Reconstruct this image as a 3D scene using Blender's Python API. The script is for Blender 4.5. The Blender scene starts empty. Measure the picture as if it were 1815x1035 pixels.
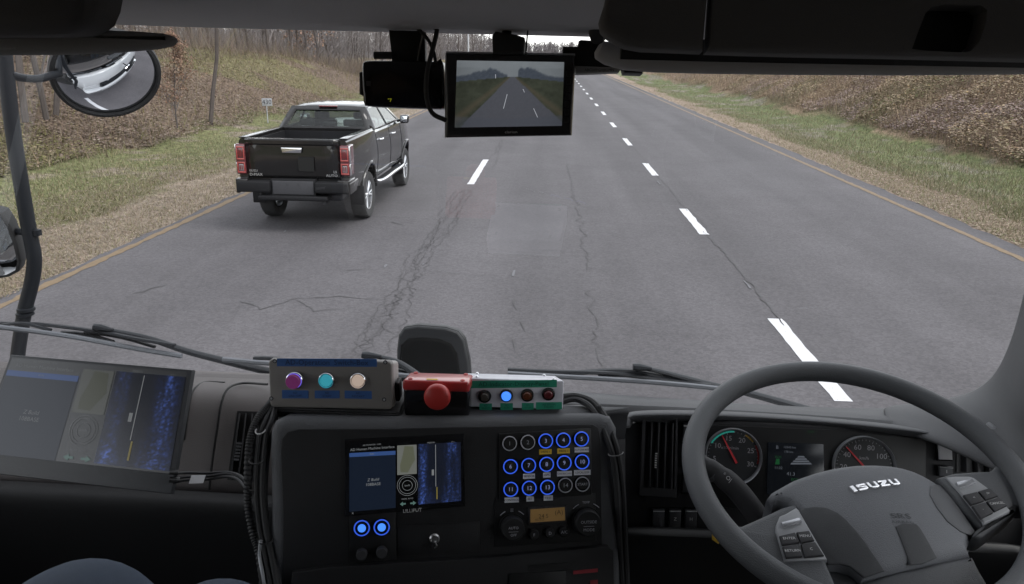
import bpy, bmesh, math, random
import numpy as np
from mathutils import Matrix, Vector
R_ = math.radians
random.seed(7); rng = np.random.default_rng(7)
col = bpy.context.scene.collection
S = bpy.context.scene

# ------------------------------------------------------------------ camera
F, H = 1370.0, 2.45                 # focal length in photo pixels, eye height
PW, PH = 1815, 1035
CX, CY = PW/2, PH/2
VPX, VPY, ROLL = 980.0, 93.0, R_(0.75)
_dx, _dy = VPX-CX, VPY-CY
_c, _s = math.cos(-ROLL), math.sin(-ROLL)
_ux, _uy = _c*_dx-_s*_dy, _s*_dx+_c*_dy
TH = math.atan(-_uy/F); PS = math.atan(_ux/F*math.cos(TH))
cf = Vector((-math.sin(PS)*math.cos(TH), math.cos(PS)*math.cos(TH), -math.sin(TH)))
_r0 = Vector((math.cos(PS), math.sin(PS), 0)); _u0 = _r0.cross(cf)
cr = math.cos(ROLL)*_r0 + math.sin(ROLL)*_u0
cu = -math.sin(ROLL)*_r0 + math.cos(ROLL)*_u0
CAM = Vector((0, 0, H))
cd = bpy.data.cameras.new('camera'); cam = bpy.data.objects.new('camera', cd); col.objects.link(cam)
cam.matrix_world = Matrix(((cr.x, cu.x, -cf.x, CAM.x), (cr.y, cu.y, -cf.y, CAM.y), (cr.z, cu.z, -cf.z, CAM.z), (0, 0, 0, 1)))
cd.sensor_width = 36; cd.lens = F/PW*36; cd.clip_start = 0.05; cd.clip_end = 5000
S.camera = cam

# ------------------------------------------------------------------ world, sun, exposure
SUN_EL, SUN_AZ = R_(55), R_(112)
w = bpy.data.worlds.new('World'); S.world = w; w.use_nodes = True
nt = w.node_tree; nt.nodes.clear()
sky = nt.nodes.new('ShaderNodeTexSky'); sky.sky_type = 'NISHITA'; sky.sun_disc = False
sky.sun_elevation = SUN_EL; sky.sun_rotation = SUN_AZ; sky.dust_density = 0.6; sky.air_density = 1.0
hs = nt.nodes.new('ShaderNodeHueSaturation'); hs.inputs['Saturation'].default_value = 0.14
bg = nt.nodes.new('ShaderNodeBackground'); bg.inputs['Strength'].default_value = 0.15
ow = nt.nodes.new('ShaderNodeOutputWorld')
nt.links.new(sky.outputs[0], hs.inputs['Color']); nt.links.new(hs.outputs[0], bg.inputs['Color']); nt.links.new(bg.outputs[0], ow.inputs[0])
sl = bpy.data.lights.new('sun', 'SUN'); so = bpy.data.objects.new('sun', sl); col.objects.link(so)
sl.energy = 0.7; sl.angle = R_(30); sl.color = (1.0, 0.97, 0.93)
_sd = Vector((math.sin(SUN_AZ)*math.cos(SUN_EL), math.cos(SUN_AZ)*math.cos(SUN_EL), math.sin(SUN_EL)))
so.rotation_euler = _sd.to_track_quat('Z', 'Y').to_euler()
S.view_settings.view_transform = 'Standard'; S.view_settings.look = 'None'
S.view_settings.gamma = 1.0; S.view_settings.exposure = 1.47

# ------------------------------------------------------------------ helpers
def ray(px, py): return cf + (px-CX)/F*cr - (py-CY)/F*cu
def P(px, py, Y): d = ray(px, py); return CAM + d*(Y/d.y)
def PZ(px, py, Z=0.0): d = ray(px, py); return CAM + d*((Z-H)/d.z)

class Fr:
    """a flat working frame: origin, ex, ey and the normal ez facing the viewer"""
    def __init__(s, o, xp, yp):
        s.o = Vector(o); ex = (Vector(xp)-s.o).normalized(); t = Vector(yp)-s.o
        ez = ex.cross(t).normalized(); ey = ez.cross(ex)
        s.ex, s.ey, s.ez = ex, ey, ez
        s.M = Matrix(((ex.x, ey.x, ez.x, s.o.x), (ex.y, ey.y, ez.y, s.o.y), (ex.z, ey.z, ez.z, s.o.z), (0, 0, 0, 1)))
    def uv(s, px, py, off=0.0):
        d = ray(px, py); t = ((s.o+s.ez*off)-CAM).dot(s.ez)/d.dot(s.ez); q = CAM+d*t-s.o
        return (q.dot(s.ex), q.dot(s.ey))
    def poly(s, pts, off=0.0): return [s.uv(a, b, off) for a, b in pts]
    def rad(s, px, py, r):
        a = s.uv(px-r, py); b = s.uv(px+r, py); return math.dist(a, b)/2

def nmat(name, color, rough=0.5, metal=0.0, bump=0.0, bscale=200.0, var=0.0, vscale=8.0, spec=0.5, coat=0.0, emit=None, es=1.0, alpha=None, coord='Object'):
    m = bpy.data.materials.new(name); m.use_nodes = True; n = m.node_tree; b = n.nodes['Principled BSDF']
    c = (*color, 1) if len(color) == 3 else color
    b.inputs['Base Color'].default_value = c; b.inputs['Roughness'].default_value = rough
    b.inputs['Metallic'].default_value = metal; b.inputs['Specular IOR Level'].default_value = spec
    b.inputs['Coat Weight'].default_value = coat; b.inputs['Coat Roughness'].default_value = 0.06
    if emit: b.inputs['Emission Color'].default_value = (*emit, 1); b.inputs['Emission Strength'].default_value = es
    if var or bump:
        tc = n.nodes.new('ShaderNodeTexCoord')
    if var:
        no = n.nodes.new('ShaderNodeTexNoise'); no.inputs['Scale'].default_value = vscale; no.inputs['Detail'].default_value = 6
        n.links.new(tc.outputs[coord], no.inputs['Vector'])
        mx = n.nodes.new('ShaderNodeMix'); mx.data_type = 'RGBA'
        mx.inputs['A'].default_value = tuple(max(0, x*(1-var)) for x in c[:3])+(1,)
        mx.inputs['B'].default_value = tuple(min(1, x*(1+var)) for x in c[:3])+(1,)
        n.links.new(no.outputs['Fac'], mx.inputs['Factor']); n.links.new(mx.outputs['Result'], b.inputs['Base Color'])
    if bump:
        n2 = n.nodes.new('ShaderNodeTexNoise'); n2.inputs['Scale'].default_value = bscale; n2.inputs['Detail'].default_value = 3
        n.links.new(tc.outputs[coord], n2.inputs['Vector'])
        bp = n.nodes.new('ShaderNodeBump'); bp.inputs['Strength'].default_value = bump; bp.inputs['Distance'].default_value = 0.002
        n.links.new(n2.outputs['Fac'], bp.inputs['Height']); n.links.new(bp.outputs[0], b.inputs['Normal'])
    return m

def glass_mat(name, tint=(1, 1, 1), ior=1.5, rough=0.0):
    m = bpy.data.materials.new(name); m.use_nodes = True; n = m.node_tree; n.nodes.clear()
    o = n.nodes.new('ShaderNodeOutputMaterial'); t = n.nodes.new('ShaderNodeBsdfTransparent'); g = n.nodes.new('ShaderNodeBsdfGlossy')
    t.inputs[0].default_value = (*tint, 1); g.inputs['Roughness'].default_value = rough
    ge = n.nodes.new('ShaderNodeNewGeometry'); dt = n.nodes.new('ShaderNodeVectorMath'); dt.operation = 'DOT_PRODUCT'   # the same reflection from either side
    n.links.new(ge.outputs['Normal'], dt.inputs[0]); n.links.new(ge.outputs['Incoming'], dt.inputs[1])
    def mth(op, a, bb=None):
        q = n.nodes.new('ShaderNodeMath'); q.operation = op
        n.links.new(a, q.inputs[0])
        if bb is not None: q.inputs[1].default_value = bb
        return q.outputs[0]
    c1 = mth('MULTIPLY_ADD', mth('ABSOLUTE', dt.outputs['Value']), -1.0); c1.node.inputs[2].default_value = 1.0
    fr_ = mth('MULTIPLY_ADD', mth('POWER', c1, 5.0), .92); fr_.node.inputs[2].default_value = .062 if ior < 1.55 else .07
    x = n.nodes.new('ShaderNodeMixShader')
    n.links.new(fr_, x.inputs[0]); n.links.new(t.outputs[0], x.inputs[1]); n.links.new(g.outputs[0], x.inputs[2]); n.links.new(x.outputs[0], o.inputs[0])
    return m

EXF = 0.37                                                        # what a lamp needs to show as bright as c at this exposure
def emis(name, c, s=1.0, rough=0.35): return nmat(name, tuple(x*0.08 for x in c), rough, emit=c, es=s*EXF)
def hazy_coat(m):
    b = m.node_tree.nodes['Principled BSDF']; b.inputs['Coat Weight'].default_value = 1.0; b.inputs['Coat Roughness'].default_value = .2; b.inputs['Coat IOR'].default_value = 1.36; return m
def paint_mat(name, s, hazy=False):
    m = bpy.data.materials.new(name); m.use_nodes = True; n = m.node_tree; b = n.nodes['Principled BSDF']; b.inputs['Base Color'].default_value = (.01, .01, .012, 1); b.inputs['Roughness'].default_value = .25
    if hazy: hazy_coat(m)
    a = n.nodes.new('ShaderNodeAttribute'); a.attribute_name = 'tint'; n.links.new(a.outputs['Color'], b.inputs['Emission Color']); b.inputs['Emission Strength'].default_value = s*EXF; return m
def picture(name, Mx, q, z, nx, ny, fn, s, parent, hazy=False):
    """what a screen shows: fn(u, v) -> rgb over a fine grid inside the frame corners q (bl, br, tr, tl)"""
    q = [np.array([*a]) for a in q]; u, v = np.meshgrid(np.linspace(0, 1, nx+1), np.linspace(0, 1, ny+1)); u = u.ravel()[:, None]; v = v.ravel()[:, None]
    p = (q[0]*(1-u)+q[1]*u)*(1-v)+(q[3]*(1-u)+q[2]*u)*v; po = world_loc(parent)
    V = np.array([list(Mx @ Vector((a, b, z))-po) for a, b in p]); ii = np.arange((nx+1)*ny).reshape(ny, nx+1)[:, :-1].ravel(); Fq = np.stack([ii, ii+1, ii+nx+2, ii+nx+1], 1)
    c = fn(u[:, 0], v[:, 0]); o = mesh_np(name, V, Fq, 4, np.clip(c, 0, 1)[Fq], paint_mat(name, s, hazy)); o.parent = parent; return o


class MB:
    def __init__(s, M=None):
        s.bm = bmesh.new(); s.M = M or Matrix(); s.mats = []; s.cur = 0; s.smooth = True
    def m(s, mat):
        if mat not in s.mats: s.mats.append(mat)
        s.cur = s.mats.index(mat); return s
    def v(s, p): return s.bm.verts.new(s.M @ Vector(p))
    def f(s, vs):
        try: q = s.bm.faces.new(vs); q.material_index = s.cur; return q
        except ValueError: return None
    def poly(s, pts, z=0.0): return s.f([s.v((p[0], p[1], p[2] if len(p) > 2 else z)) for p in pts])
    def prism(s, out, z0, z1, bev=0.0, seg=2, back=True):
        """outline (u,v) list counter-clockwise seen from +z, from z0 to z1 with a rounded front edge"""
        a = sum(out[i][0]*out[(i+1) % len(out)][1]-out[(i+1) % len(out)][0]*out[i][1] for i in range(len(out)))
        if a < 0: out = out[::-1]
        rings = [(out, z0)]
        if bev > 0:
            for k in range(seg+1):
                t = k/seg*math.pi/2; rings.append((inset(out, bev*(1-math.cos(t))), z1-bev+bev*math.sin(t)))
        else: rings.append((out, z1))
        L = [[s.v((x, y, z)) for x, y in o] for o, z in rings]
        n = len(out)
        for A, B in zip(L, L[1:]):
            for i in range(n): s.f([A[i], A[(i+1) % n], B[(i+1) % n], B[i]])
        s.f(L[-1])
        if back: s.f(L[0][::-1])
        return s
    def box(s, x0, x1, y0, y1, z0, z1, bev=0.0, M=None):
        old = s.M
        if M is not None: s.M = s.M @ M
        if bev <= 0: s.prism([(x0, y0), (x1, y0), (x1, y1), (x0, y1)], z0, z1)
        else:
            tmp = bmesh.new(); bmesh.ops.create_cube(tmp, size=1.0)
            for q in tmp.verts: q.co = Vector(((x0+x1)/2+q.co.x*(x1-x0), (y0+y1)/2+q.co.y*(y1-y0), (z0+z1)/2+q.co.z*(z1-z0)))
            bmesh.ops.bevel(tmp, geom=tmp.edges[:], offset=bev, segments=3, affect='EDGES', profile=0.5)
            mp = {q: s.v(q.co) for q in tmp.verts}
            for q in tmp.faces: s.f([mp[t] for t in q.verts])
            tmp.free()
        s.M = old; return s
    def tube(s, pts, r, seg=8, caps=True, closed=False, flat=1.0, up=None):
        pts = [Vector(p) for p in pts]; n = len(pts); rs = r if isinstance(r, (list, tuple)) else [r]*n
        L = []; prev = None
        for i, p in enumerate(pts):
            a = pts[(i-1) % n] if (closed or i > 0) else p; b = pts[(i+1) % n] if (closed or i < n-1) else p
            d = (b-a).normalized()
            if prev is None:
                h = Vector(up) if up is not None else (Vector((0, 0, 1)) if abs(d.z) < .9 else Vector((1, 0, 0)))
                x = d.cross(h).normalized()
            else: x = (prev-d*prev.dot(d)).normalized()
            prev = x; y = d.cross(x)
            L.append([s.v(p+(x*math.cos(t)+y*math.sin(t)*flat)*rs[i]) for t in [k/seg*2*math.pi for k in range(seg)]])
        R = range(n if closed else n-1)
        for i in R:
            A, B = L[i], L[(i+1) % n]
            for k in range(seg): s.f([A[k], A[(k+1) % seg], B[(k+1) % seg], B[k]])
        if caps and not closed: s.f(L[0][::-1]); s.f(L[-1])
        return s
    def lathe(s, prof, c=(0, 0, 0), ax='z', seg=32, frm=0, to=1):
        """profile of (radius, height) turned about an axis through c"""
        c = Vector(c); L = []
        for k in range(seg):
            t = k/seg*2*math.pi; q = []
            for r, h in prof:
                a, b = r*math.cos(t), r*math.sin(t)
                q.append(s.v(c+Vector({'z': (a, b, h), 'x': (h, a, b), 'y': (b, h, a)}[ax])))
            L.append(q)
        for k in range(seg):
            A, B = L[k], L[(k+1) % seg]
            for i in range(len(prof)-1):
                if prof[i][0] < 1e-6 and prof[i+1][0] < 1e-6: continue
                s.f([A[i], B[i], B[i+1], A[i+1]])
        bmesh.ops.remove_doubles(s.bm, verts=[x for q in L for x in q], dist=1e-7)
        return s
    def grid(s, rows, closed=False):
        L = [[s.v(p) for p in r] for r in rows]
        for A, B in zip(L, L[1:]):
            n = len(A)
            for i in range(n if closed else n-1): s.f([A[i], A[(i+1) % n], B[(i+1) % n], B[i]])
        return L
    def text(s, body, size, u, v, z=0.0, rot=0.0, align='CENTER', ext=0.0, sx=1.0, shear=0.0):
        cv = bpy.data.curves.new('t', 'FONT'); cv.body = body; cv.size = size; cv.align_x = align; cv.align_y = 'CENTER'; cv.extrude = ext; cv.resolution_u = 2; cv.shear = shear
        ob = bpy.data.objects.new('t', cv); col.objects.link(ob); me = bpy.data.meshes.new_from_object(ob)
        bpy.data.objects.remove(ob); bpy.data.curves.remove(cv)
        T = Matrix.Translation((u, v, z)) @ Matrix.Rotation(rot, 4, 'Z') @ Matrix.Diagonal((sx, 1, 1, 1))
        vs = [s.v(T @ q.co) for q in me.vertices]
        for q in me.polygons: s.f([vs[i] for i in q.vertices])
        bpy.data.meshes.remove(me); return s
    def build(s, name, mat=None, parent=None, label=None, sharp=38, sub=0, thick=0, wn=False):
        bm = s.bm
        if parent is not None:
            bmesh.ops.translate(bm, verts=bm.verts, vec=-world_loc(parent))
        bmesh.ops.recalc_face_normals(bm, faces=bm.faces) if not getattr(s, 'keep', False) else None
        for q in bm.faces: q.smooth = s.smooth
        for e in bm.edges:
            if len(e.link_faces) == 2 and e.calc_face_angle(0) > R_(sharp): e.smooth = False
        me = bpy.data.meshes.new(name); bm.to_mesh(me); bm.free()
        for q in (s.mats if s.mats else [mat]): me.materials.append(q)
        o = bpy.data.objects.new(name, me); col.objects.link(o)
        if parent is not None: o.parent = parent
        if label: o['label'] = label
        if thick:
            md = o.modifiers.new('thick', 'SOLIDIFY'); md.thickness = thick; md.offset = -1
        if sub:
            md = o.modifiers.new('sub', 'SUBSURF'); md.levels = sub; md.render_levels = sub
        return o

def world_loc(o):
    v = Vector((0, 0, 0))
    while o is not None: v += o.location; o = o.parent
    return v
def inset(o, d):
    n = len(o); r = []
    for i in range(n):
        a, b, c = Vector(o[i-1]), Vector(o[i]), Vector(o[(i+1) % n])
        e1 = (b-a); e2 = (c-b)
        if e1.length < 1e-9 or e2.length < 1e-9: r.append(tuple(b)); continue
        e1.normalize(); e2.normalize(); n1 = Vector((-e1.y, e1.x)); n2 = Vector((-e2.y, e2.x)); m = n1+n2
        k = m.dot(n1)
        q = b + (m*(d/k) if k > .35 else n1*d); r.append((q.x, q.y))
    return r
def rrect(x0, x1, y0, y1, r, n=4):
    o = []
    for cx, cy, a in ((x1-r, y0+r, -90), (x1-r, y1-r, 0), (x0+r, y1-r, 90), (x0+r, y0+r, 180)):
        for k in range(n+1):
            t = R_(a+90*k/n); o.append((cx+r*math.cos(t), cy+r*math.sin(t)))
    return o
def circ(cx, cy, r, n=24, a0=0, a1=360): return [(cx+r*math.cos(R_(a0+(a1-a0)*k/n)), cy+r*math.sin(R_(a0+(a1-a0)*k/n))) for k in range(n)]
def smooth(pts, n=6):
    """Catmull-Rom through the points"""
    p = [Vector(q) for q in pts]; p = [2*p[0]-p[1]]+p+[2*p[-1]-p[-2]]; o = []
    for i in range(1, len(p)-2):
        for k in range(n):
            t = k/n; a, b, c, d = p[i-1:i+3]
            o.append(.5*((2*b)+(-a+c)*t+(2*a-5*b+4*c-d)*t*t+(-a+3*b-3*c+d)*t**3))
    o.append(p[-2]); return o
def smooth_closed(pts, n=4):
    p = [Vector(q) for q in pts]; N = len(p); o = []
    for i in range(N):
        a, b, c, d = p[i-1], p[i], p[(i+1) % N], p[(i+2) % N]
        for k in range(n):
            t = k/n; o.append(.5*((2*b)+(-a+c)*t+(2*a-5*b+4*c-d)*t*t+(-a+3*b-3*c+d)*t**3))
    return [tuple(q) for q in o]
def thing(name, label, cat, loc=(0, 0, 0), group=None):
    o = bpy.data.objects.new(name, None); col.objects.link(o); o.location = loc; o.empty_display_size = .1
    return tag(o, label, cat, group)
def tag(o, label, cat, group=None):
    o['label'] = label; o['category'] = cat
    if group: o['group'] = group
    return o
def struct(o, kind='structure'): o['kind'] = kind; return o

# numpy helpers for the ground and the plants
_perm = rng.random((256, 256))
def vnoise(x, y, s=1.0):
    x = np.asarray(x)/s+1000; y = np.asarray(y)/s+1000
    xi = np.floor(x).astype(int); yi = np.floor(y).astype(int); fx = x-xi; fy = y-yi
    fx = fx*fx*(3-2*fx); fy = fy*fy*(3-2*fy); g = lambda a, b: _perm[a % 256, b % 256]
    return (g(xi, yi)*(1-fx)+g(xi+1, yi)*fx)*(1-fy)+(g(xi, yi+1)*(1-fx)+g(xi+1, yi+1)*fx)*fy
def fbm(x, y, s=1.0): return vnoise(x, y, s)*.5+vnoise(x+31, y+17, s/2)*.28+vnoise(x+7, y+71, s/4)*.22
def mesh_np(name, V, faces, k, cols=None, mat=None, smoothf=False):
    """V (n,3); faces (m,k); cols (m,3) one colour for each face"""
    me = bpy.data.meshes.new(name); m = len(faces)
    me.vertices.add(len(V)); me.vertices.foreach_set('co', np.asarray(V, np.float32).ravel())
    me.loops.add(m*k); me.loops.foreach_set('vertex_index', np.asarray(faces, np.int32).ravel())
    me.polygons.add(m); me.polygons.foreach_set('loop_start', np.arange(0, m*k, k, dtype=np.int32))
    if smoothf: me.polygons.foreach_set('use_smooth', np.ones(m, bool))
    me.update(calc_edges=True)
    if cols is not None:
        a = me.color_attributes.new('tint', 'FLOAT_COLOR', 'CORNER')
        c = np.ones((m, k, 4), np.float32); c[:, :, :3] = np.asarray(cols)[:, None, :] if np.asarray(cols).ndim == 2 else cols
        a.data.foreach_set('color', c.ravel())
    if mat: me.materials.append(mat)
    o = bpy.data.objects.new(name, me); col.objects.link(o); return o
def tint_mat(name, rough=.8, trans=0.0, noise=0.0, nscale=3.0, bump=0.0):
    m = bpy.data.materials.new(name); m.use_nodes = True; n = m.node_tree; b = n.nodes['Principled BSDF']
    a = n.nodes.new('ShaderNodeAttribute'); a.attribute_name = 'tint'; b.inputs['Roughness'].default_value = rough; b.inputs['Specular IOR Level'].default_value = .2
    src = a.outputs['Color']
    if noise:
        tc = n.nodes.new('ShaderNodeTexCoord'); no = n.nodes.new('ShaderNodeTexNoise'); no.inputs['Scale'].default_value = nscale; no.inputs['Detail'].default_value = 8
        n.links.new(tc.outputs['Object'], no.inputs['Vector'])
        mr = n.nodes.new('ShaderNodeMapRange'); mr.inputs['From Min'].default_value = .3; mr.inputs['From Max'].default_value = .7
        mr.inputs['To Min'].default_value = 1-noise; mr.inputs['To Max'].default_value = 1+noise
        n.links.new(no.outputs['Fac'], mr.inputs['Value'])
        vm = n.nodes.new('ShaderNodeVectorMath'); vm.operation = 'SCALE'; n.links.new(src, vm.inputs[0]); n.links.new(mr.outputs[0], vm.inputs['Scale']); src = vm.outputs[0]
        if bump:
            bp = n.nodes.new('ShaderNodeBump'); bp.inputs['Strength'].default_value = bump; bp.inputs['Distance'].default_value = .05
            n.links.new(no.outputs['Fac'], bp.inputs['Height']); n.links.new(bp.outputs[0], b.inputs['Normal'])
    n.links.new(src, b.inputs['Base Color'])
    return m

# ------------------------------------------------------------------ materials of the place
M_asph = nmat('asphalt', (.0895, .0848, .0905), .85, bump=.45, bscale=110, var=.34, vscale=95, spec=.3)
_n = M_asph.node_tree; _b = _n.nodes['Principled BSDF']                     # broad worn patches and lengthwise lanes of wear
_tc = _n.nodes.new('ShaderNodeTexCoord'); _mp = _n.nodes.new('ShaderNodeMapping'); _mp.inputs['Scale'].default_value = (.9, .05, 1)
_no = _n.nodes.new('ShaderNodeTexNoise'); _no.inputs['Scale'].default_value = 1.0; _no.inputs['Detail'].default_value = 5
_n.links.new(_tc.outputs['Object'], _mp.inputs[0]); _n.links.new(_mp.outputs[0], _no.inputs['Vector'])
_mr = _n.nodes.new('ShaderNodeMapRange'); _mr.inputs['From Min'].default_value = .35; _mr.inputs['From Max'].default_value = .65; _mr.inputs['To Min'].default_value = .83; _mr.inputs['To Max'].default_value = 1.12
_n.links.new(_no.outputs['Fac'], _mr.inputs['Value'])
_vm = _n.nodes.new('ShaderNodeVectorMath'); _vm.operation = 'SCALE'
_l = _b.inputs['Base Color'].links[0].from_socket; _v1 = _n.nodes.new('ShaderNodeTexVoronoi'); _v1.inputs['Scale'].default_value = 42; _n.links.new(_tc.outputs['Object'], _v1.inputs['Vector'])     # pale and dark stones
_m1 = _n.nodes.new('ShaderNodeMapRange'); _m1.inputs['From Min'].default_value = 0; _m1.inputs['From Max'].default_value = 1; _m1.inputs['To Min'].default_value = .84; _m1.inputs['To Max'].default_value = 1.18
_sx = _n.nodes.new('ShaderNodeSeparateColor'); _n.links.new(_v1.outputs['Color'], _sx.inputs[0]); _n.links.new(_sx.outputs[0], _m1.inputs['Value'])
_n3 = _n.nodes.new('ShaderNodeTexNoise'); _n3.inputs['Scale'].default_value = .7; _n3.inputs['Detail'].default_value = 7; _n3.inputs['Roughness'].default_value = .65; _n.links.new(_tc.outputs['Object'], _n3.inputs['Vector'])
_m3 = _n.nodes.new('ShaderNodeMapRange'); _m3.inputs['From Min'].default_value = .3; _m3.inputs['From Max'].default_value = .7; _m3.inputs['To Min'].default_value = .90; _m3.inputs['To Max'].default_value = 1.10; _n.links.new(_n3.outputs['Fac'], _m3.inputs['Value'])
_q1 = _n.nodes.new('ShaderNodeVectorMath'); _q1.operation = 'SCALE'; _n.links.new(_l, _q1.inputs[0]); _n.links.new(_m1.outputs[0], _q1.inputs['Scale'])
_q2 = _n.nodes.new('ShaderNodeVectorMath'); _q2.operation = 'SCALE'; _n.links.new(_q1.outputs[0], _q2.inputs[0]); _n.links.new(_m3.outputs[0], _q2.inputs['Scale']); _l = _q2.outputs[0]
_n.links.new(_l, _vm.inputs[0]); _n.links.new(_mr.outputs[0], _vm.inputs['Scale']); _n.links.new(_vm.outputs[0], _b.inputs['Base Color'])
M_white = nmat('road_paint_white', (.56, .56, .58), .6, var=.12, vscale=30, bump=.3, bscale=60)
_w = M_white.node_tree; _wb = _w.nodes['Principled BSDF']; _wl = _wb.inputs['Base Color'].links[0].from_socket                     # worn flecks where the asphalt shows
_wt = _w.nodes.new('ShaderNodeTexCoord'); _wn = _w.nodes.new('ShaderNodeTexNoise'); _wn.inputs['Scale'].default_value = 38; _wn.inputs['Detail'].default_value = 6; _wn.inputs['Roughness'].default_value = .7; _w.links.new(_wt.outputs['Object'], _wn.inputs['Vector'])
_wr = _w.nodes.new('ShaderNodeMapRange'); _wr.inputs['From Min'].default_value = .60; _wr.inputs['From Max'].default_value = .66; _w.links.new(_wn.outputs['Fac'], _wr.inputs['Value'])
_wm = _w.nodes.new('ShaderNodeMix'); _wm.data_type = 'RGBA'; _w.links.new(_wr.outputs[0], _wm.inputs['Factor']); _w.links.new(_wl, _wm.inputs['A']); _wm.inputs['B'].default_value = (.16, .155, .16, 1); _w.links.new(_wm.outputs['Result'], _wb.inputs['Base Color'])
M_yellow = nmat('road_paint_yellow', (.165, .115, .065), .7, var=.4, vscale=12)
M_crack = nmat('crack_filler', (.061, .058, .060), .8)
M_scuff = nmat('pale_scuff', (.13, .13, .14), .8)
M_soil = tint_mat('soil_and_litter', .9, noise=.45, nscale=6.0, bump=.6)
M_leaf = tint_mat('dry_leaves', .75)
M_bark = nmat('bark', (.075, .062, .056), .9, var=.35, vscale=6, bump=.6, bscale=30)
M_twig = nmat('twigs', (.15, .132, .128), .9, var=.25, vscale=2)

# ------------------------------------------------------------------ ground
def zground(X, Y):
    X = np.asarray(X, float); Y = np.asarray(Y, float)
    d = -X-5.55; n = fbm(X, Y, 6.0)-.5
    end = 1/(1+np.exp((Y-48-8*np.sin(X*.3))/4.0))            # the left mound runs out ahead
    far = 1/(1+np.exp((Y-95)/20.0))
    t = np.clip((d-3.9)/7.5, 0, 1); left = (t*t*(3-2*t))*(2.25*end+.0)+np.clip(d-3.9, 0, 30)*.028*far + n*np.clip(d/6, 0, 1)*.55*(.4+.6*end)
    left -= np.clip(1-abs(d-1.3)/1.0, 0, 1)*.06
    e = X-6.5; t2 = np.clip((e-4.2)/9, 0, 1); right = (t2**1.15)*4.6*(.35+.65/(1+np.exp((Y-150)/30)))+n*np.clip(e/5, 0, 1)*.6
    z = np.where(X < -5.55, left, np.where(X > 6.5, right, 0.0))
    return z-np.where((X > -5.5) & (X < 6.45), .12, 0)-.012
def zonecol(X, Y):
    X = np.asarray(X, float); Y = np.asarray(Y, float)
    lit = np.array([.25, .20, .165]); dry = np.array([.29, .245, .205]); grn = np.array([.115, .13, .058]); grn2 = np.array([.16, .165, .08]); bank = np.array([.165, .125, .098]); moss = np.array([.165, .16, .08])
    a = fbm(X, Y*.5, 2.2)[:, None]; b = fbm(X+50, Y+9, 5.0)[:, None]; w = vnoise(X, Y, 1.3)*1.0+vnoise(X, Y, 5)*1.2-1.1
    g = grn*(1-a)+grn2*a
    g = np.where((fbm(X+9, Y, 1.1)[:, None] > .60), dry*.75, g)
    dl = -X+w*.8; dr = X+w*.7
    c = np.where((dl > 7.0)[:, None], g, dry)
    bk = bank*(.75+.5*a); bk = np.where(b > .57, bk*.35+moss*.65, bk)
    crest = np.clip((-X-13.5)/2, 0, 1)[:, None]*np.clip((b-.40)*6, 0, 1)
    bk = bk*(1-crest*.6)+moss*1.1*crest*.6
    c = np.where((dl > 10.6)[:, None], bk, c)
    c = np.where((X > 0)[:, None], np.where((dr > 7.45)[:, None], g*np.array([.9, 1.0, .95]), lit*(.9+.5*a)), c)
    bkr = np.array([.235, .175, .125])*(.7+.6*a)
    c = np.where((dr > 11.1)[:, None], np.where(b > .62, bkr*.5+grn*.5, bkr), c)
    return c*np.array([.89, .865, .83])
def axis(segs):
    o = []
    for a, b, s in segs: o += list(np.arange(a, b, s))
    return np.array(o+[segs[-1][1]])
gx = axis([(-900, -200, 100), (-200, -60, 10), (-60, -24, 2), (-24, -5.55, .3), (-5.55, -5.5, .05), (-5.5, 6.45, 3.0), (6.45, 6.5, .05), (6.5, 24, .3), (24, 60, 2), (60, 200, 10), (200, 900, 100)])
gy = axis([(-60, 2, 4), (2, 70, .45), (70, 160, 3), (160, 400, 20), (400, 3000, 200)])
GX, GY = np.meshgrid(gx, gy); V = np.stack([GX.ravel(), GY.ravel(), zground(GX.ravel(), GY.ravel())], 1)
nx = len(gx); ii = np.arange(nx*(len(gy)-1)).reshape(-1, nx)[:, :-1].ravel(); FQ = np.stack([ii, ii+1, ii+1+nx, ii+nx], 1)
vc = zonecol(V[:, 0], V[:, 1]); g_ = mesh_np('ground', V, FQ, 4, vc[FQ], M_soil, True); struct(g_)

mb = MB(); mb.smooth = False
def jag(x, a, b, s, amp): return [(x+amp*(random.random()-.5)*2, y) for y in np.arange(a, b, s)]
eL = jag(-5.52, -60, 60, .35, .06)+[(-5.52, 60), (-5.52, 3000)]; eR = jag(6.44, -60, 60, .35, .05)+[(6.44, 60), (6.44, 3000)]
for A, B in zip(list(zip(eL, eR)), list(zip(eL, eR))[1:]):
    mb.f([mb.v((*A[0], 0)), mb.v((*A[1], 0)), mb.v((*B[1], 0)), mb.v((*B[0], 0))])
bmesh.ops.remove_doubles(mb.bm, verts=mb.bm.verts, dist=1e-5)
road = struct(mb.build('road', M_asph))

def strip(x, y0, y1, wd, z=.004, rough=.004):
    n = max(2, int((y1-y0)/.12)) if y1 < 60 else 2
    L = [[mb.v((x-wd/2+random.gauss(0, rough), y0+(y1-y0)*k/n, z)), mb.v((x+wd/2+random.gauss(0, rough), y0+(y1-y0)*k/n, z))] for k in range(n+1)]
    for a, b in zip(L, L[1:]): mb.f([a[0], a[1], b[1], b[0]])
DR = [(5.36, 7.23)]+[(5.36+5.52*k, 5.36+5.52*k+1.9) for k in range(1, 60)]
mb = MB()
for a, b in DR: strip(2.225, a, b, .135)
struct(mb.build('right_lane_dashes', M_white, parent=road)); 
mb = MB()
for a in (14.8, 25.9, 36.9, 48, 59, 70, 81, 92, 103, 114, -7.4, 1.75): strip(-1.52, a, a+3.6, .135)
struct(mb.build('left_lane_dashes', M_white, parent=road))
mb = MB(); strip(-5.35, -40, 59, .105, rough=.012); strip(-5.35, 59, 900, .12); mb.build('left_edge_line', M_yellow, parent=road)
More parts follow.
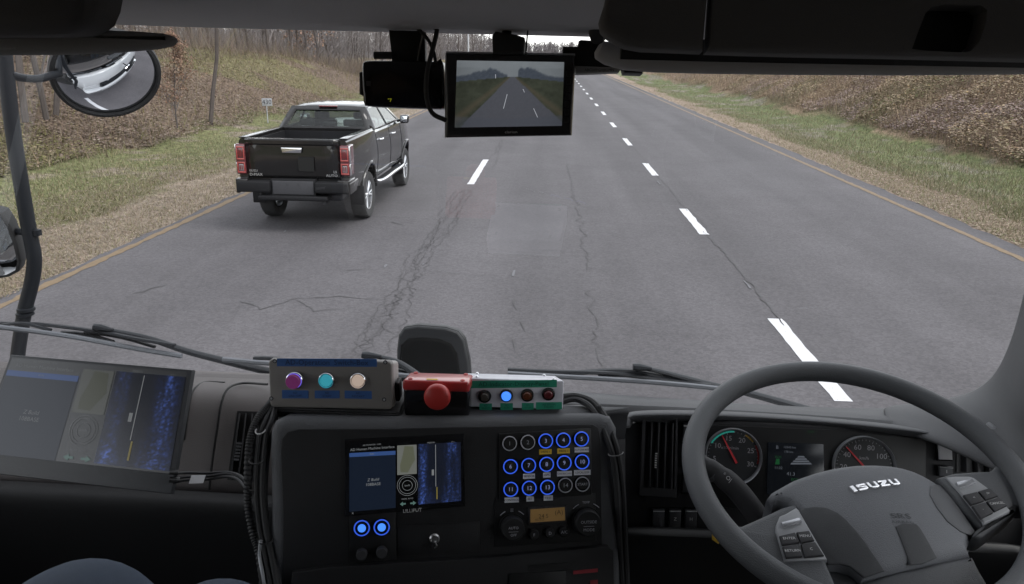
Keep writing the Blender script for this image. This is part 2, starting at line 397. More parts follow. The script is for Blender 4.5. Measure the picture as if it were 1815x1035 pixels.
mb = MB(); strip(6.06, -40, 59, .105, rough=.008); strip(6.06, 59, 900, .13); mb.build('right_edge_line', M_yellow, parent=road)

# cracks: thin wandering strips lying on the asphalt
mb = MB()
def crack(pts, wd, jit=.03, step=.12, z=.006):
    q = [Vector(pts[0])]
    for a, b in zip(pts, pts[1:]):
        a, b = Vector(a), Vector(b); n = max(1, int((b-a).length/step))
        for k in range(1, n+1): q.append(a+(b-a)*(k/n)+Vector((random.gauss(0, jit), random.gauss(0, jit*.5))))
    for i in range(len(q)-1):
        d = (q[i+1]-q[i]);
        if d.length < 1e-6: continue
        nn = Vector((-d.y, d.x)).normalized(); w0 = wd*random.uniform(.15, .95); w1 = wd*random.uniform(.15, .95)
        mb.f([mb.v((*(q[i]-nn*w0/2), z)), mb.v((*(q[i]+nn*w0/2), z)), mb.v((*(q[i+1]+nn*w1/2), z)), mb.v((*(q[i+1]-nn*w1/2), z))])
def g2(px, py): v = PZ(px, py); return (v.x, v.y)
for off in (-.16, -.07, .0, .09, .17):
    y0 = 14.6
    x = off; pts = []
    for y in np.arange(5.2, y0, .45):
        x += random.gauss(0, .05); x = max(-.24, min(.24, x*.93)); pts.append((-1.50+x, y))
    crack(pts, .011, .022, .07)
for y in np.arange(5.3, 14.4, .33):                              # the short links of the alligator pattern
    x = -1.5+random.uniform(-.2, .05); crack([(x, y), (x+random.uniform(.08, .2), y+random.uniform(-.15, .25))], .012, .012, .06)
crack([(-1.45, 18.6), (-1.38, 20), (-1.42, 22), (-1.36, 25), (-1.4, 30)], .022, .03, .25)
crack([(-1.25, 17), (-1.3, 19.5), (-1.33, 22)], .016, .03, .25)
crack([g2(1005, 290), g2(1022, 360), g2(1035, 440), g2(1042, 478)], .018, .03, .14)
crack([g2(1045, 515), g2(1053, 570), g2(1060, 620), g2(1063, 660)], .015, .03, .1)
crack([g2(1042, 475), g2(1080, 482)], .010, .015); crack([g2(950, 443), g2(1050, 448)], .009, .015); crack([g2(760, 482), g2(860, 488)], .009, .02)
crack([g2(912, 530), g2(918, 548)], .018, .02); crack([g2(922, 570), g2(930, 588)], .018, .02); crack([g2(910, 602), g2(914, 625)], .016, .02)
crack([g2(425, 535), g2(470, 548), g2(520, 530), g2(600, 526), g2(680, 532)], .018, .02, .1); crack([g2(520, 530), g2(560, 552), g2(640, 545)], .014, .02, .1)
crack([g2(610, 480), g2(655, 478)], .014, .015, .1); crack([g2(692, 393), g2(712, 399)], .03, .01); crack([g2(235, 520), g2(300, 505)], .02, .02, .1)
for a, b in DR[:22]:                                            # the joint that runs on between the dashes of the right line
    e = a+5.52; crack([(2.26, b-.2), (2.28, (b+e)/2), (2.25, e+.2)], .022 if b < 11 else .016, .012, .1)
crack([(2.3, 12.9), (2.34, 12.0), (2.35, 11.3)], .014, .02, .1)
struct(mb.build('road_cracks', M_crack, parent=road))
mb = MB()
for px, py, L_ in ((910, 490, .25), (681, 475, .15), (503, 412, .1), (750, 470, .06), (1170, 327, .4), (1330, 512, .3)):
    a = PZ(px, py); strip(a.x, a.y, a.y+L_, .02, z=.008)
struct(mb.build('road_scuffs', M_scuff, parent=road))

# ------------------------------------------------------------------ grass, litter, leaves
def scatter(n, x0, x1, y0, y1, p=1.6):
    """denser near the road's start: y drawn with density ~ y^-p"""
    u = rng.random(n); a, b = y0**(1-p), y1**(1-p); Y = (a+(b-a)*u)**(1/(1-p)); return x0+(x1-x0)*rng.random(n), Y
def blades(name, X, Y, h, wd, cols, lean=.5, mat=None, zoff=0.0):
    n = len(X); Z = zground(X, Y)+zoff; a = rng.random(n)*2*np.pi; hh = h*(.5+rng.random(n)); l = lean*hh*(rng.random(n)+.2); b = rng.random(n)*2*np.pi
    w2 = wd*(.6+.8*rng.random(n))/2
    p0 = np.stack([X-np.cos(a)*w2, Y-np.sin(a)*w2, Z-.02], 1); p1 = np.stack([X+np.cos(a)*w2, Y+np.sin(a)*w2, Z-.02], 1)
    p2 = np.stack([X+np.cos(b)*l, Y+np.sin(b)*l, Z+hh], 1)
    V = np.stack([p0, p1, p2], 1).reshape(-1, 3); Fc = np.arange(3*n).reshape(-1, 3)
    o = mesh_np(name, V, Fc, 3, cols, mat or M_leaf); return struct(o, 'stuff')
def leaves(name, X, Y, lift, size, cols, mat=None, flat=.5, pw=1.5):
    n = len(X); Z = zground(X, Y)+lift*rng.random(n)**pw; a = rng.random(n)*2*np.pi; t = (rng.random(n)-.5)*2*(1-flat)*1.5; s = size*(.55+.9*rng.random(n))
    u = np.stack([np.cos(a), np.sin(a), .5*(rng.random(n)-.5)], 1)*s[:, None]*.6
    v = np.stack([-np.sin(a)*np.cos(t), np.cos(a)*np.cos(t), np.sin(t)], 1)*s[:, None]*.36
    c = np.stack([X, Y, Z+.01], 1)
    V = np.stack([c-u, c-v+u*.1, c+u, c+v+u*.1], 1).reshape(-1, 3); Fc = np.arange(4*n).reshape(-1, 4)
    return struct(mesh_np(name, V, Fc, 4, cols, mat or M_leaf), 'stuff')
def jitter(base, X, Y, amp=.35):
    n = len(X); k = (1-amp+2*amp*rng.random(n))[:, None]; return np.clip(np.asarray(base)*np.array([.91, .88, .845])*k*(1+.12*(rng.random((n, 3))-.5)), 0, 1)
def mixc(palette, n, wts):
    i = rng.choice(len(palette), n, p=np.array(wts)/sum(wts)); return np.array(palette)[i]

# green verge on both sides
X, Y = scatter(60000, -11.5, -6.6, 6.5, 75, 1.7); k = (-X+vnoise(X, Y, 1.3)+vnoise(X, Y, 5)*1.2-1.1 > 7.0); X, Y = X[k], Y[k]
c = mixc([(.185, .185, .105), (.16, .165, .08), (.28, .245, .17), (.22, .21, .125)], len(X), [4, 2, 5, 4]); blades('verge_grass', X, Y, .06, .018, jitter(c, X, Y), 1.0)
X, Y = scatter(60000, 7.1, 11.8, 8.5, 90, 1.7); k = (X+vnoise(X, Y, 1.3)*.7 > 7.7); X, Y = X[k], Y[k]
c = mixc([(.185, .197, .12), (.16, .175, .085), (.27, .24, .165), (.20, .21, .125)], len(X), [5, 2, 4, 4]); blades('verge_grass', X, Y, .08, .018, jitter(c, X, Y), .9)
# litter on the shoulders
X, Y = scatter(56000, -8.4, -5.44, 6, 60, 1.7); X = X-np.where(rng.random(len(X)) < .2, .3, 0)
c = mixc([(.28, .235, .19), (.24, .20, .16), (.32, .27, .22), (.20, .165, .13)], len(X), [4, 4, 2, 2]); leaves('shoulder_litter', X, Y, .02, .026, jitter(c, X, Y, .15), flat=.9)
X, Y = scatter(52000, -7.9, -5.5, 6, 60, 1.7); c = mixc([(.30, .255, .20), (.25, .21, .16), (.22, .21, .12)], len(X), [4, 3, 3]); blades('dry_verge_grass', X, Y, .045, .012, jitter(c, X, Y, .2), 1.3)
X, Y = scatter(46000, 6.38, 9.3, 8, 80, 1.7); X = 6.38+(X-6.38)*rng.random(len(X))**.6
c = mixc([(.32, .26, .205), (.25, .20, .15), (.40, .34, .28), (.17, .19, .09)], len(X), [4, 4, 2, 2]); leaves('shoulder_litter', X, Y, .03, .028, jitter(c, X, Y, .2), flat=.85)
X, Y = scatter(46000, 6.5, 8.3, 8, 80, 1.7); c = mixc([(.31, .26, .20), (.25, .21, .15), (.20, .21, .11)], len(X), [4, 3, 4]); blades('dry_verge_grass', X, Y, .05, .012, jitter(c, X, Y, .2), 1.3)
# the leaf covered mound on the left
X, Y = scatter(210000, -19, -10.0, 7, 62, 1.5); k = (-X+vnoise(X, Y, 1.3)*.8 > 10.7); X, Y = X[k], Y[k]
patch = (fbm(X+50, Y+9, 5.0) > .51)
c = mixc([(.23, .18, .15), (.185, .145, .12), (.30, .25, .21), (.155, .12, .105), (.25, .20, .13)], len(X), [4, 4, 2, 3, 1])
cg = mixc([(.19, .18, .085), (.155, .16, .065), (.24, .20, .13)], len(X), [3, 2, 2]); c = np.where((patch & (rng.random(len(X)) < .65))[:, None], cg, c)
leaves('bank_litter', X, Y, .12, .058, jitter(c, X, Y, .17), flat=.72)
X, Y = scatter(26000, -20, -10.2, 8, 70, 1.3)
c = mixc([(.25, .205, .14), (.18, .14, .11), (.17, .165, .06)], len(X), [3, 3, 2]); blades('dry_stalks', X, Y, .28, .014, jitter(c, X, Y, .4), .7)
# the bank of withered leaves on the right
X, Y = scatter(270000, 11.0, 18.5, 12, 95, 1.5); k = (X+vnoise(X, Y, 1.3)*.8 > 11.6); X, Y = X[k], Y[k]
clump = .10+.75*np.clip(vnoise(X, Y, 1.5)-.35, 0, 1)+.45*np.clip(vnoise(X+5, Y, .6)-.4, 0, 1)
c = mixc([(.34, .27, .19), (.29, .23, .165), (.42, .345, .255), (.22, .175, .135), (.37, .28, .15), (.18, .18, .09)], len(X), [6, 5, 2, 2, 1, 1.2])
gp = fbm(X+3, Y+40, 4.0) > .6; c = np.where((gp & (rng.random(len(X)) < .4))[:, None], np.array([.12, .13, .06]), c)
pp = fbm(X+60, Y+4, 5.0) > .56; c = np.where((pp & (rng.random(len(X)) < .75))[:, None], np.array([.27, .215, .205]), c)
leaves('withered_leaf_cover', X, Y, clump*1.15, .058, jitter(c*1.03, X, Y, .14), flat=.62, pw=.6)
X, Y = scatter(30000, 11.2, 19, 13, 110, 1.2)
c = mixc([(.26, .20, .15), (.19, .145, .125), (.34, .27, .19)], len(X), [4, 4, 2]); blades('dry_stalks', X, Y, .5, .014, jitter(c, X, Y, .4), .5)
# brush at the foot of the wood
X = np.concatenate([-15-32*rng.random(52000)**1.3, -11-20*rng.random(20000)]); Y = np.concatenate([9+85*rng.random(52000), 50+75*rng.random(20000)])
c = mixc([(.20, .16, .135), (.155, .125, .11), (.25, .205, .165), (.20, .18, .10)], len(X), [4, 4, 2, 1]); blades('undergrowth', X, Y, .45+1.3*vnoise(X, Y, 2.5), .012, jitter(c*.85, X, Y, .4), .9)

# ------------------------------------------------------------------ trees
def make_tree(name, h, seed, spread=.5, leafy=0, lean=0.0, r0=None, low=.22, nb=16, slim=1.0):
    rr = random.Random(seed); r0 = r0 or h*.0065+.022
    tr = MB(); cw = MB()
    pts = [Vector((0, 0, -.3))]; x = y = 0
    for k in range(1, 9):
        x += rr.gauss(0, h*.013)*(lean == 0)+lean*h/8; y += rr.gauss(0, h*.013); pts.append(Vector((x, y, h*k/8*.92)))
    pts = smooth(pts, 2); tr.tube(pts, [r0*slim*(1-.85*i/(len(pts)-1)) for i in range(len(pts))], 6)
    L = []
    def branch(p, d, ln, r, lev):
        q = [p]; n = 4 if lev < 2 else 3
        for k in range(n):
            d = (d+Vector((rr.gauss(0, .16), rr.gauss(0, .16), rr.gauss(.07, .12)))).normalized(); q.append(q[-1]+d*ln/n)
        cw.tube(q, [r*(1-.75*i/n) for i in range(n+1)], 4 if lev == 1 else 3, caps=False)
        L.append(q[-1])
        if lev < 3:
            for k in range(5 if lev == 1 else 4):
                i = rr.randint(1, n); t = (Vector((rr.gauss(0, 1), rr.gauss(0, 1), rr.gauss(.4, .6)))).normalized()
                branch(q[i], (d*.7+t*.8).normalized(), ln*rr.uniform(.4, .65), max(r*.5, .006), lev+1)
    for k in range(nb):
        f = low+(1-low)*(k+rr.random())/nb; i = min(len(pts)-2, int(f*(len(pts)-1))); a = rr.uniform(0, 2*math.pi)
        d = Vector((math.cos(a), math.sin(a), rr.uniform(.5, 1.4))).normalized()
        branch(pts[i], d, h*spread*(1.05-f)*rr.uniform(.55, 1.0), r0*.5*(1.1-f), 1)
    root = thing(name, 'bare tree', 'tree'); tr.build('trunk', M_bark, root); c_ = cw.build('crown', M_twig, root)
    if leafy:
        n = leafy; k = rng.integers(0, len(L), n); c = np.array([list(L[i]) for i in k])+rng.normal(0, .18, (n, 3)); s = .055+.06*rng.random(n)
        a = rng.normal(0, 1, (n, 3)); a /= np.linalg.norm(a, axis=1)[:, None]; b = np.cross(a, rng.normal(0, 1, (n, 3))); b /= np.linalg.norm(b, axis=1)[:, None]
        Vv = np.stack([c-a*s[:, None], c-b*s[:, None]*.6, c+a*s[:, None], c+b*s[:, None]*.6], 1).reshape(-1, 3)
        o = mesh_np('leaves', Vv, np.arange(4*n).reshape(-1, 4), 4, jitter(np.tile([.23, .155, .115], (n, 1)), c, c, .4), M_leaf); o.parent = root; 
    return root
def copy_tree(o):
    r = o.copy(); col.objects.link(r)
    for ch in o.children:
        c = ch.copy(); col.objects.link(c); c.parent = r
    return r
def put(o, x, y, rz=0, s=1.0):
    o.location = (x, y, float(zground(np.array([x]), np.array([y]))[0])); o.rotation_euler = (random.gauss(0, .05), random.gauss(0, .05), rz); o.scale = (s, s, s*random.uniform(.92, 1.08))
protos = [make_tree('bare_tree', 9+i*.8, 20+i, spread=.38 if i % 2 else .3, low=[.06, .1, .2, .05, .15, .08][i], nb=26) for i in range(6)]
brown = make_tree('brown_leaved_tree', 7.5, 91, spread=.42, leafy=2600, low=.05, nb=18)
used = set()
def place(pr, x, y, label, grp='bare trees of the roadside wood', s=1.0):
    o = pr if id(pr) not in used else copy_tree(pr); used.add(id(pr)); put(o, x, y, random.uniform(0, 6.28), s); tag(o, label, 'tree', grp); return o
LB = 'slender bare tree standing among its like in the wood behind the left bank'
random.seed(11)
cand = []
for k in range(4000):
    y = random.uniform(14, 150); x = -random.uniform(15.5, 15.5+14+y*.55)
    if y > 60: x = -random.uniform(10.5, 70)
    if any((x-a)**2+(y-b)**2 < (1.3+y*.012)**2 for a, b in cand): continue
    if x > -17 and y < 45: continue
    if not (-.75 < x/y < -.085): continue
    cand.append((x, y))
    if len(cand) >= 235: break
for i, (x, y) in enumerate(cand):
    place(brown if (i % 9 == 4 and y < 70) else protos[i % 6], x, y, 'small tree still carrying brown leaves in the wood behind the left bank' if (i % 9 == 4 and y < 70) else LB, 'brown leaved trees of the roadside wood' if (i % 9 == 4 and y < 70) else 'bare trees of the roadside wood', random.uniform(.75, 1.15))
# the leaning pale trunk that stands on the near bank, and the leaved tree left of it
b_ = PZ(366, 176, .95); lt = make_tree('leaning_tree', 8.5, 55, spread=.2, lean=.15, r0=.07, low=.6, nb=9); lt.children[0].data.materials[0] = nmat('pale_bark', (.30, .24, .20), .9, var=.35, vscale=6, bump=.6, bscale=30)
put(lt, b_.x, b_.y); tag(lt, 'pale leaning tree with a bare slender trunk alone on the leaf covered left bank', 'tree'); lt.scale = (1, 1, 1); lt.rotation_euler = (0, 0, 0)
q = P(303, 60, 19.5); bt = copy_tree(brown); bt.location = (q.x-.1, 19.5, .6); bt.scale = (.3, .3, .33); bt.rotation_euler = (0, 0, 2.0)
tag(bt, 'small tree with clusters of brown leaves beside the tip of the left sun visor', 'tree')
for i, (px, yy) in enumerate(((68, 17.5), (88, 19), (30, 16.5), (105, 22))):
    q = P(px, 120, yy); o = copy_tree(protos[i]); o.location = (q.x, yy, q.z-.8); o.scale = (.8, .8, 1.1); tag(o, 'dark trunk behind the round mirror and its stay', 'tree', 'trunks behind the round mirror')
# the far wood across the end of the road: one mass
n = 5200; X = rng.uniform(-150, 190, n); Y = rng.uniform(230, 330, n)+np.abs(X)*.12; hh = 4.3+1.6*fbm(X, Y*.2, 16)+.8*rng.random(n)+np.clip((-X-17)/12, 0, 1)*4.5
parts = []; cc = []
def spikes(X, Y, Z0, Z1, dx, dy, w):
    p0 = np.stack([X-w, Y, Z0], 1); p1 = np.stack([X+w, Y, Z0], 1); p2 = np.stack([X+dx, Y+dy, Z1], 1); return np.stack([p0, p1, p2], 1)
z0 = np.zeros(n)-.5; parts.append(spikes(X, Y, z0, hh, rng.normal(0, .3, n), rng.normal(0, .3, n), .08))
for k in range(16):
    f = .2+.75*rng.random(n); ln = (1-f*.6)*rng.uniform(.8, 2.6, n); a = rng.normal(0, .8, n)
    parts.append(spikes(X, Y+.1*k, hh*f, hh*f+ln*np.cos(a)*.8, ln*np.sin(a), rng.normal(0, .5, n), .09))
Vv = np.concatenate(parts).reshape(-1, 3); m_ = len(Vv)//3
cw_ = np.clip(np.array([.135, .122, .125])*(.65+.5*rng.random(m_))[:, None], 0, 1)
struct(mesh_np('far_wood', Vv, np.arange(3*m_).reshape(-1, 3), 3, cw_, M_leaf), 'stuff')
# wooded rise under it
hx = np.linspace(-500, 500, 60); hy = np.array([235, 300, 420, 600]); HX, HY = np.meshgrid(hx, hy); HZ = np.array([-.5, 2.0, 2.6, 2.6])[:, None]+fbm(HX, HY, 60)*1.4-.7
ii = np.arange(60*3).reshape(-1, 60)[:, :-1].ravel(); hv = np.stack([HX.ravel(), HY.ravel(), HZ.ravel()], 1); hf = np.stack([ii, ii+1, ii+61, ii+60], 1)
struct(mesh_np('wooded_hill', hv, hf, 4, np.tile([.10, .09, .09], (len(hf), 1)), M_soil, True))

# ------------------------------------------------------------------ street furniture
M_galv = nmat('galvanised_steel', (.42, .43, .45), .5, .6, var=.1)
M_sign = nmat('sign_plate', (.34, .345, .36), .6)
M_ink = nmat('dark_lettering', (.03, .03, .035), .6)
def lamp_pole(px, Y, label):
    b = P(px, 92, Y); t = thing('light_pole', label, 'pole', (b.x, Y, 0), 'light poles along the road')
    m_ = MB(); m_.tube([(b.x, Y, -.2), (b.x, Y, 9.5), ], [.09, .06], 10); m_.lathe([(.16, -.1), (.16, .06), (.1, .08)], (b.x, Y, 0), seg=12); m_.build('pole', M_galv, t)
    m_ = MB(); m_.tube(smooth([(b.x, Y, 9.4), (b.x+.3, Y, 10.0), (b.x+1.4, Y, 10.3)], 5), .035, 8); m_.build('arm', M_galv, t)
    m_ = MB(); m_.box(b.x+1.3, b.x+1.9, Y-.12, Y+.12, 10.24, 10.38, .04); m_.build('lamp_head', M_galv, t)
lamp_pole(830, 85, 'tall grey pole above the hanging display, nearest of the light poles')
lamp_pole(876, 120, 'thin far pole just left of the display mounting block')
lamp_pole(915, 150, 'thin far pole just right of the display mounting block')
q = PZ(474, 207, .22); Ys = q.y
t = thing('distance_sign', 'small white number plate on a thin post in the grass behind the pickup', 'sign', (q.x, q.y, float(zground([q.x], [q.y])[0])))
m_ = MB(); m_.tube([(q.x, q.y, -.1), (q.x, q.y, .75)], .02, 8); m_.build('post', M_galv, t)
fr = Fr(P(473, 181, q.y-.03), P(483, 181, q.y-.03), P(473, 170, q.y-.03)); s1 = fr.rad(473, 181, 9); s2 = fr.rad(473, 181, 6.5)
m_ = MB(fr.M); m_.prism(rrect(-s1, s1, -s2, s2, .02), -.012, 0, .003); pl = m_.build('plate', M_sign, t)
m_ = MB(fr.M); m_.text('430', s2*1.7, 0, 0, .004); m_.build('lettering', M_ink, pl)

# ------------------------------------------------------------------ the pickup truck, built round (0,0,0), rear bumper at y=0
M_paint = nmat('black_car_paint', (.010, .0095, .0095), .22, coat=.85, spec=.15)
M_trimb = nmat('dark_trim', (.013, .013, .0145), .65, bump=.1, spec=.18)
M_chrome = nmat('chrome', (.75, .76, .78), .12, 1.0)
M_silver = nmat('alloy', (.55, .56, .58), .3, .9)
M_tyre = nmat('tyre_rubber', (.028, .028, .029), .85, bump=.3)
M_cglass = glass_mat('car_glass', (.45, .5, .48), 1.6)
M_redl = nmat('red_lens', (.15, .012, .016), .2, coat=1)
M_redframe = nmat('red_light_guide', (.34, .055, .05), .25, coat=1)
M_lensdk = nmat('dark_lens', (.10, .02, .025), .15, coat=1)
M_clear = nmat('clear_lens', (.22, .20, .21), .15, coat=1)
M_patch = nmat('tailgate_patch', (.010, .010, .010), .4, spec=.3)
M_seat = nmat('dark_seat_cloth', (.04, .04, .042), .9)
M_grey = nmat('grey_plastic_plate', (.055, .055, .06), .6, spec=.2)
TX, TY = -3.575, 11.68-1.17
def wx(y):
    ys = [0, .1, .5, 1.2, 2.2, 3.6, 4.4, 4.9, 5.15, 5.27]; ws = [.86, .90, .925, .94, .93, .93, .925, .86, .74, .55]; return float(np.interp(y, ys, ws))
def zt(y): return float(np.interp(y, [0, 1.75, 1.8, 3.95, 4.2, 4.8, 5.1, 5.27], [1.20, 1.22, 1.18, 1.16, 1.14, 1.08, 1.0, .85]))
def zb(y): return float(np.interp(y, [0, .3, 5.0, 5.27], [.52, .46, .42, .5]))
def section(y):
    w, t, b = wx(y), zt(y), zb(y)
    fl = max(0, 1-abs(y-1.17)/.62)*.025+max(0, 1-abs(y-4.30)/.62)*.03
    h = [(w*.80, b), (w*.955+fl, b+.03), (w*.985+fl, b+.20), (w*1.0+fl, b+.36), (w*.998, t-.26), (w*.975, t-.12), (w*.955, t-.03), (w*.925, t)]
    crown = .03 if y > 3.9 else 0
    top = [(w*.5, t+crown), (0, t+crown*1.4)]
    r = h+top; return [(x, z) for x, z in r]+[(-x, z) for x, z in reversed(r[:-1])]
def boolean(o, bm, name='cut'):
    me = bpy.data.meshes.new(name); bm.to_mesh(me); c = bpy.data.objects.new(name, me); col.objects.link(c)
    md = o.modifiers.new('b', 'BOOLEAN'); md.operation = 'DIFFERENCE'; md.object = c; md.solver = 'EXACT'
    dg = bpy.context.evaluated_depsgraph_get(); new = bpy.data.meshes.new_from_object(o.evaluated_get(dg)); o.modifiers.clear()
    old = o.data; o.data = new; bpy.data.objects.remove(c)
    return o
pk = thing('pickup_truck', 'black double cab pickup truck with an open bed driving ahead in the left lane', 'pickup', (0, 0, 0))
m_ = MB(); ys = [.1, .14, .3, .5, .7, .9, 1.17, 1.45, 1.7, 1.8, 2.2, 2.7, 3.2, 3.7, 3.95, 4.1, 4.3, 4.6, 4.85, 5.0, 5.12, 5.22, 5.27]
L = m_.grid([[(x, y, z) for x, z in section(y)] for y in ys], closed=True); m_.f(L[0][::-1]); m_.f(L[-1]); body = m_.build('body', M_paint, pk, sharp=30)
c_ = MB()
for ya in (1.17, 4.30):
    for sx in (-1, 1): c_.lathe([(0, -.17), (.44, -.17), (.44, .17), (0, .17)], (sx*.90, ya, .34), 'x', 36)
c_.box(-.73, .73, .19, 1.66, .80, 2.0)
bmesh.ops.recalc_face_normals(c_.bm, faces=c_.bm.faces); boolean(body, c_.bm)
# bed liner, rails
m_ = MB(); m_.box(-.725, .725, .195, 1.655, .79, .81); m_.box(-.728, -.70, .195, 1.655, .80, 1.17); m_.box(.70, .728, .195, 1.655, .80, 1.17); m_.box(-.70, .70, 1.64, 1.658, .80, 1.17)
for k in range(9): m_.box(-.6+k*.14, -.55+k*.14, .22, 1.62, .81, .822)
m_.build('bed_liner', M_trimb, pk)
m_ = MB()
for sx in (-1, 1): m_.box(min(sx*.74, sx*.87), max(sx*.74, sx*.87), .12, 1.72, 1.205, 1.235, .012)
m_.build('bed_rail', M_paint, pk)
# tailgate with its ledge and sculpted centre
m_ = MB(); xs = [-.745, -.60, -.45, .45, .60, .745]
rows = []
for z, yy in ((.70, .075), (.74, .062), (1.02, .060), (1.08, .064), (1.125, .072), (1.145, .046), (1.19, .044), (1.215, .055), (1.22, .12)):
    r = []
    for i, x in enumerate(xs):
        d = .012 if (i in (2, 3) and z < 1.12) else 0
        r.append((x, yy+d, z-(.0 if i in (2, 3) else .0)))
    rows.append(r)
m_.grid(rows); m_.smooth = True; tg = m_.build('tailgate', M_paint, pk, sharp=25, thick=.03)
m_ = MB(); m_.prism([(x, z) for x, z in [(-.15, 1.035), (.15, 1.035), (.165, 1.10), (-.165, 1.10)]], 0, .02, .006); 
for v_ in m_.bm.verts: v_.co = Vector((v_.co.x, .052-v_.co.z, v_.co.y))
m_.build('handle', M_chrome, tg)
m_ = MB(Matrix(((1, 0, 0, 0), (0, 0, -1, .052), (0, 1, 0, 0), (0, 0, 0, 1))))
m_.prism(rrect(.09, .34, .80, .98, .01), -.002, .004)
m_.build('badge_plate', M_patch, tg)
m_ = MB(Matrix(((1, 0, 0, 0), (0, 0, -1, .054), (0, 1, 0, 0), (0, 0, 0, 1))))
m_.text('ISUZU', .038, -.71, .795, 0, align='LEFT', sx=1.3, ext=.003); m_.text('D-MAX', .052, -.71, .745, 0, align='LEFT', sx=1.25, ext=.003)
m_.text('LS', .045, .70, .795, 0, align='RIGHT', sx=1.3, ext=.003); m_.text('AUTO', .045, .71, .748, 0, align='RIGHT', sx=1.5, ext=.003)
m_.build('lettering', M_silver, tg)
# tail lamps
for sx in (-1, 1):
    tl = MB(); X0, X1 = .755, .905
    def lbox(x0, x1, y0, y1, z0, z1, b=0): tl.box(min(sx*x0, sx*x1), max(sx*x0, sx*x1), y0, y1, z0, z1, b)
    tl.m(M_lensdk); lbox(.755, .918, .055, .30, .745, 1.135, .02)
    o = tl.build('tail_lamp', None, pk)
    for nm_, za, zb_, mi in (('upper_light', .935, 1.105, M_lensdk), ('lower_light', .765, .905, M_clear)):
        tl = MB(); tl.m(M_redframe)
        for a, b, c, d in ((.770, .893, za, za+.018), (.770, .893, zb_-.018, zb_), (.770, .786, za+.018, zb_-.018), (.877, .893, za+.018, zb_-.018)): lbox(a, b, .040, .058, c, d, .004)
        tl.m(mi); lbox(.795, .868, .046, .058, za+.028, zb_-.028, .004)
        tl.m(M_redl); lbox(.81, .825, .042, .047, za+.04, zb_-.04); lbox(.84, .855, .042, .047, za+.04, zb_-.04)
        tl.build(nm_, None, o)
    tl = MB(); lbox(.895, .925, .058, .12, .90, 1.13, .008); lbox(.895, .922, .058, .12, .75, .90, .008); tl.build('chrome_edge', M_chrome, o)
# rear bumper
m_ = MB(); m_.m(M_trimb)
m_.box(-.90, -.36, -.06, .20, .50, .67, .03); m_.box(.36, .90, -.06, .20, .50, .67, .03); m_.box(-.36, .36, .0, .18, .42, .70, .01); m_.box(-.56, .56, -.07, .18, .385, .455, .02)
m_.m(M_paint); m_.box(-.915, -.72, -.03, .34, .63, .70, .02); m_.box(.72, .915, -.03, .34, .63, .70, .02); m_.box(-.92, -.86, -.02, .5, .48, .66, .02); m_.box(.86, .92, -.02, .5, .48, .66, .02)
bp = m_.build('rear_bumper', None, pk)
m_ = MB(); m_.box(-.33, .33, -.012, .002, .47, .675, .008); np_ = m_.build('plate_holder', M_grey, bp)
m_ = MB(Matrix(((1, 0, 0, 0), (0, 0, -1, -.012), (0, 1, 0, 0), (0, 0, 0, 1))))
for x in (-.09, .09): m_.prism(circ(x, .625, .014), 0, .004)
m_.build('bolts', M_ink, np_)
# greenhouse: belt and roof corners
bz = 1.17
RB = [(-.82, 1.74, 1.20), (.82, 1.74, 1.20)]; RT = [(-.655, 2.02, 1.70), (.655, 2.02, 1.70)]
def side(sx):
    m_ = MB(); gl = []
    B = lambda y: Vector((sx*.865, y, bz)); T = lambda y: Vector((sx*.675, y, 1.71))
    def quadframe(b0, b1, t0, t1, ins, tins=.045, bins=.03):
        o = [b0, b1, t1, t0]; i_ = [b0.lerp(b1, ins[0]).lerp(t0.lerp(t1, ins[2]), bins/.55), b1.lerp(b0, ins[1]).lerp(t1.lerp(t0, ins[3]), bins/.55), t1.lerp(t0, ins[3]).lerp(b1.lerp(b0, ins[1]), tins/.55), t0.lerp(t1, ins[2]).lerp(b0.lerp(b1, ins[0]), tins/.55)]
        O = [m_.v(p) for p in o]; I = [m_.v(p) for p in i_]
        for k in range(4): m_.f([O[k], O[(k+1) % 4], I[(k+1) % 4], I[k]])
        n = (o[1]-o[0]).cross(o[3]-o[0]).normalized()*(-.012*sx*(1 if sx > 0 else 1)); n = Vector((-sx*.012, 0, 0)); I2 = [m_.v(p+n) for p in i_]
        for k in range(4): m_.f([I[k], I[(k+1) % 4], I2[(k+1) % 4], I2[k]])
        gl.append([p+n*.8 for p in i_])
    quadframe(B(1.74), B(2.86), T(2.02), T(2.80), (.23, .04, .12, .04))
    quadframe(B(2.86), B(4.00), T(2.80), T(3.30), (.04, .17, .05, .10))
    return m_, gl
for sx in (-1, 1):
    m_, gl = side(sx); fr_ = m_.build('window_frame', M_paint, pk, thick=.02)
    for g in gl:
        q_ = MB(); q_.f([q_.v(p) for p in g]); q_.build('side_window', M_cglass, pk)
m_ = MB(); gl = []
def fq(c, ins, off):                                              # c: bottom left, bottom right, top right, top left
    c = [Vector(p) for p in c]; g = lambda u, v: c[0].lerp(c[1], u).lerp(c[3].lerp(c[2], u), v)
    i_ = [g(ins[0], ins[1]), g(1-ins[0], ins[1]), g(1-ins[0], 1-ins[2]), g(ins[0], 1-ins[2])]
    O = [m_.v(p) for p in c]; I = [m_.v(p) for p in i_]; I2 = [m_.v(p+Vector(off)) for p in i_]
    for k in range(4): m_.f([O[k], O[(k+1) % 4], I[(k+1) % 4], I[k]]); m_.f([I[k], I[(k+1) % 4], I2[(k+1) % 4], I2[k]])
    return [p+Vector(off)*.8 for p in i_]
gl = fq([(-.865, 1.74, bz), (.865, 1.74, bz), (.675, 2.02, 1.71), (-.675, 2.02, 1.71)], (.075, .12, .14), (0, .012, 0))
m_.build('rear_window_frame', M_paint, pk, thick=.02); q_ = MB(); q_.f([q_.v(p) for p in gl]); q_.build('rear_window', M_cglass, pk)
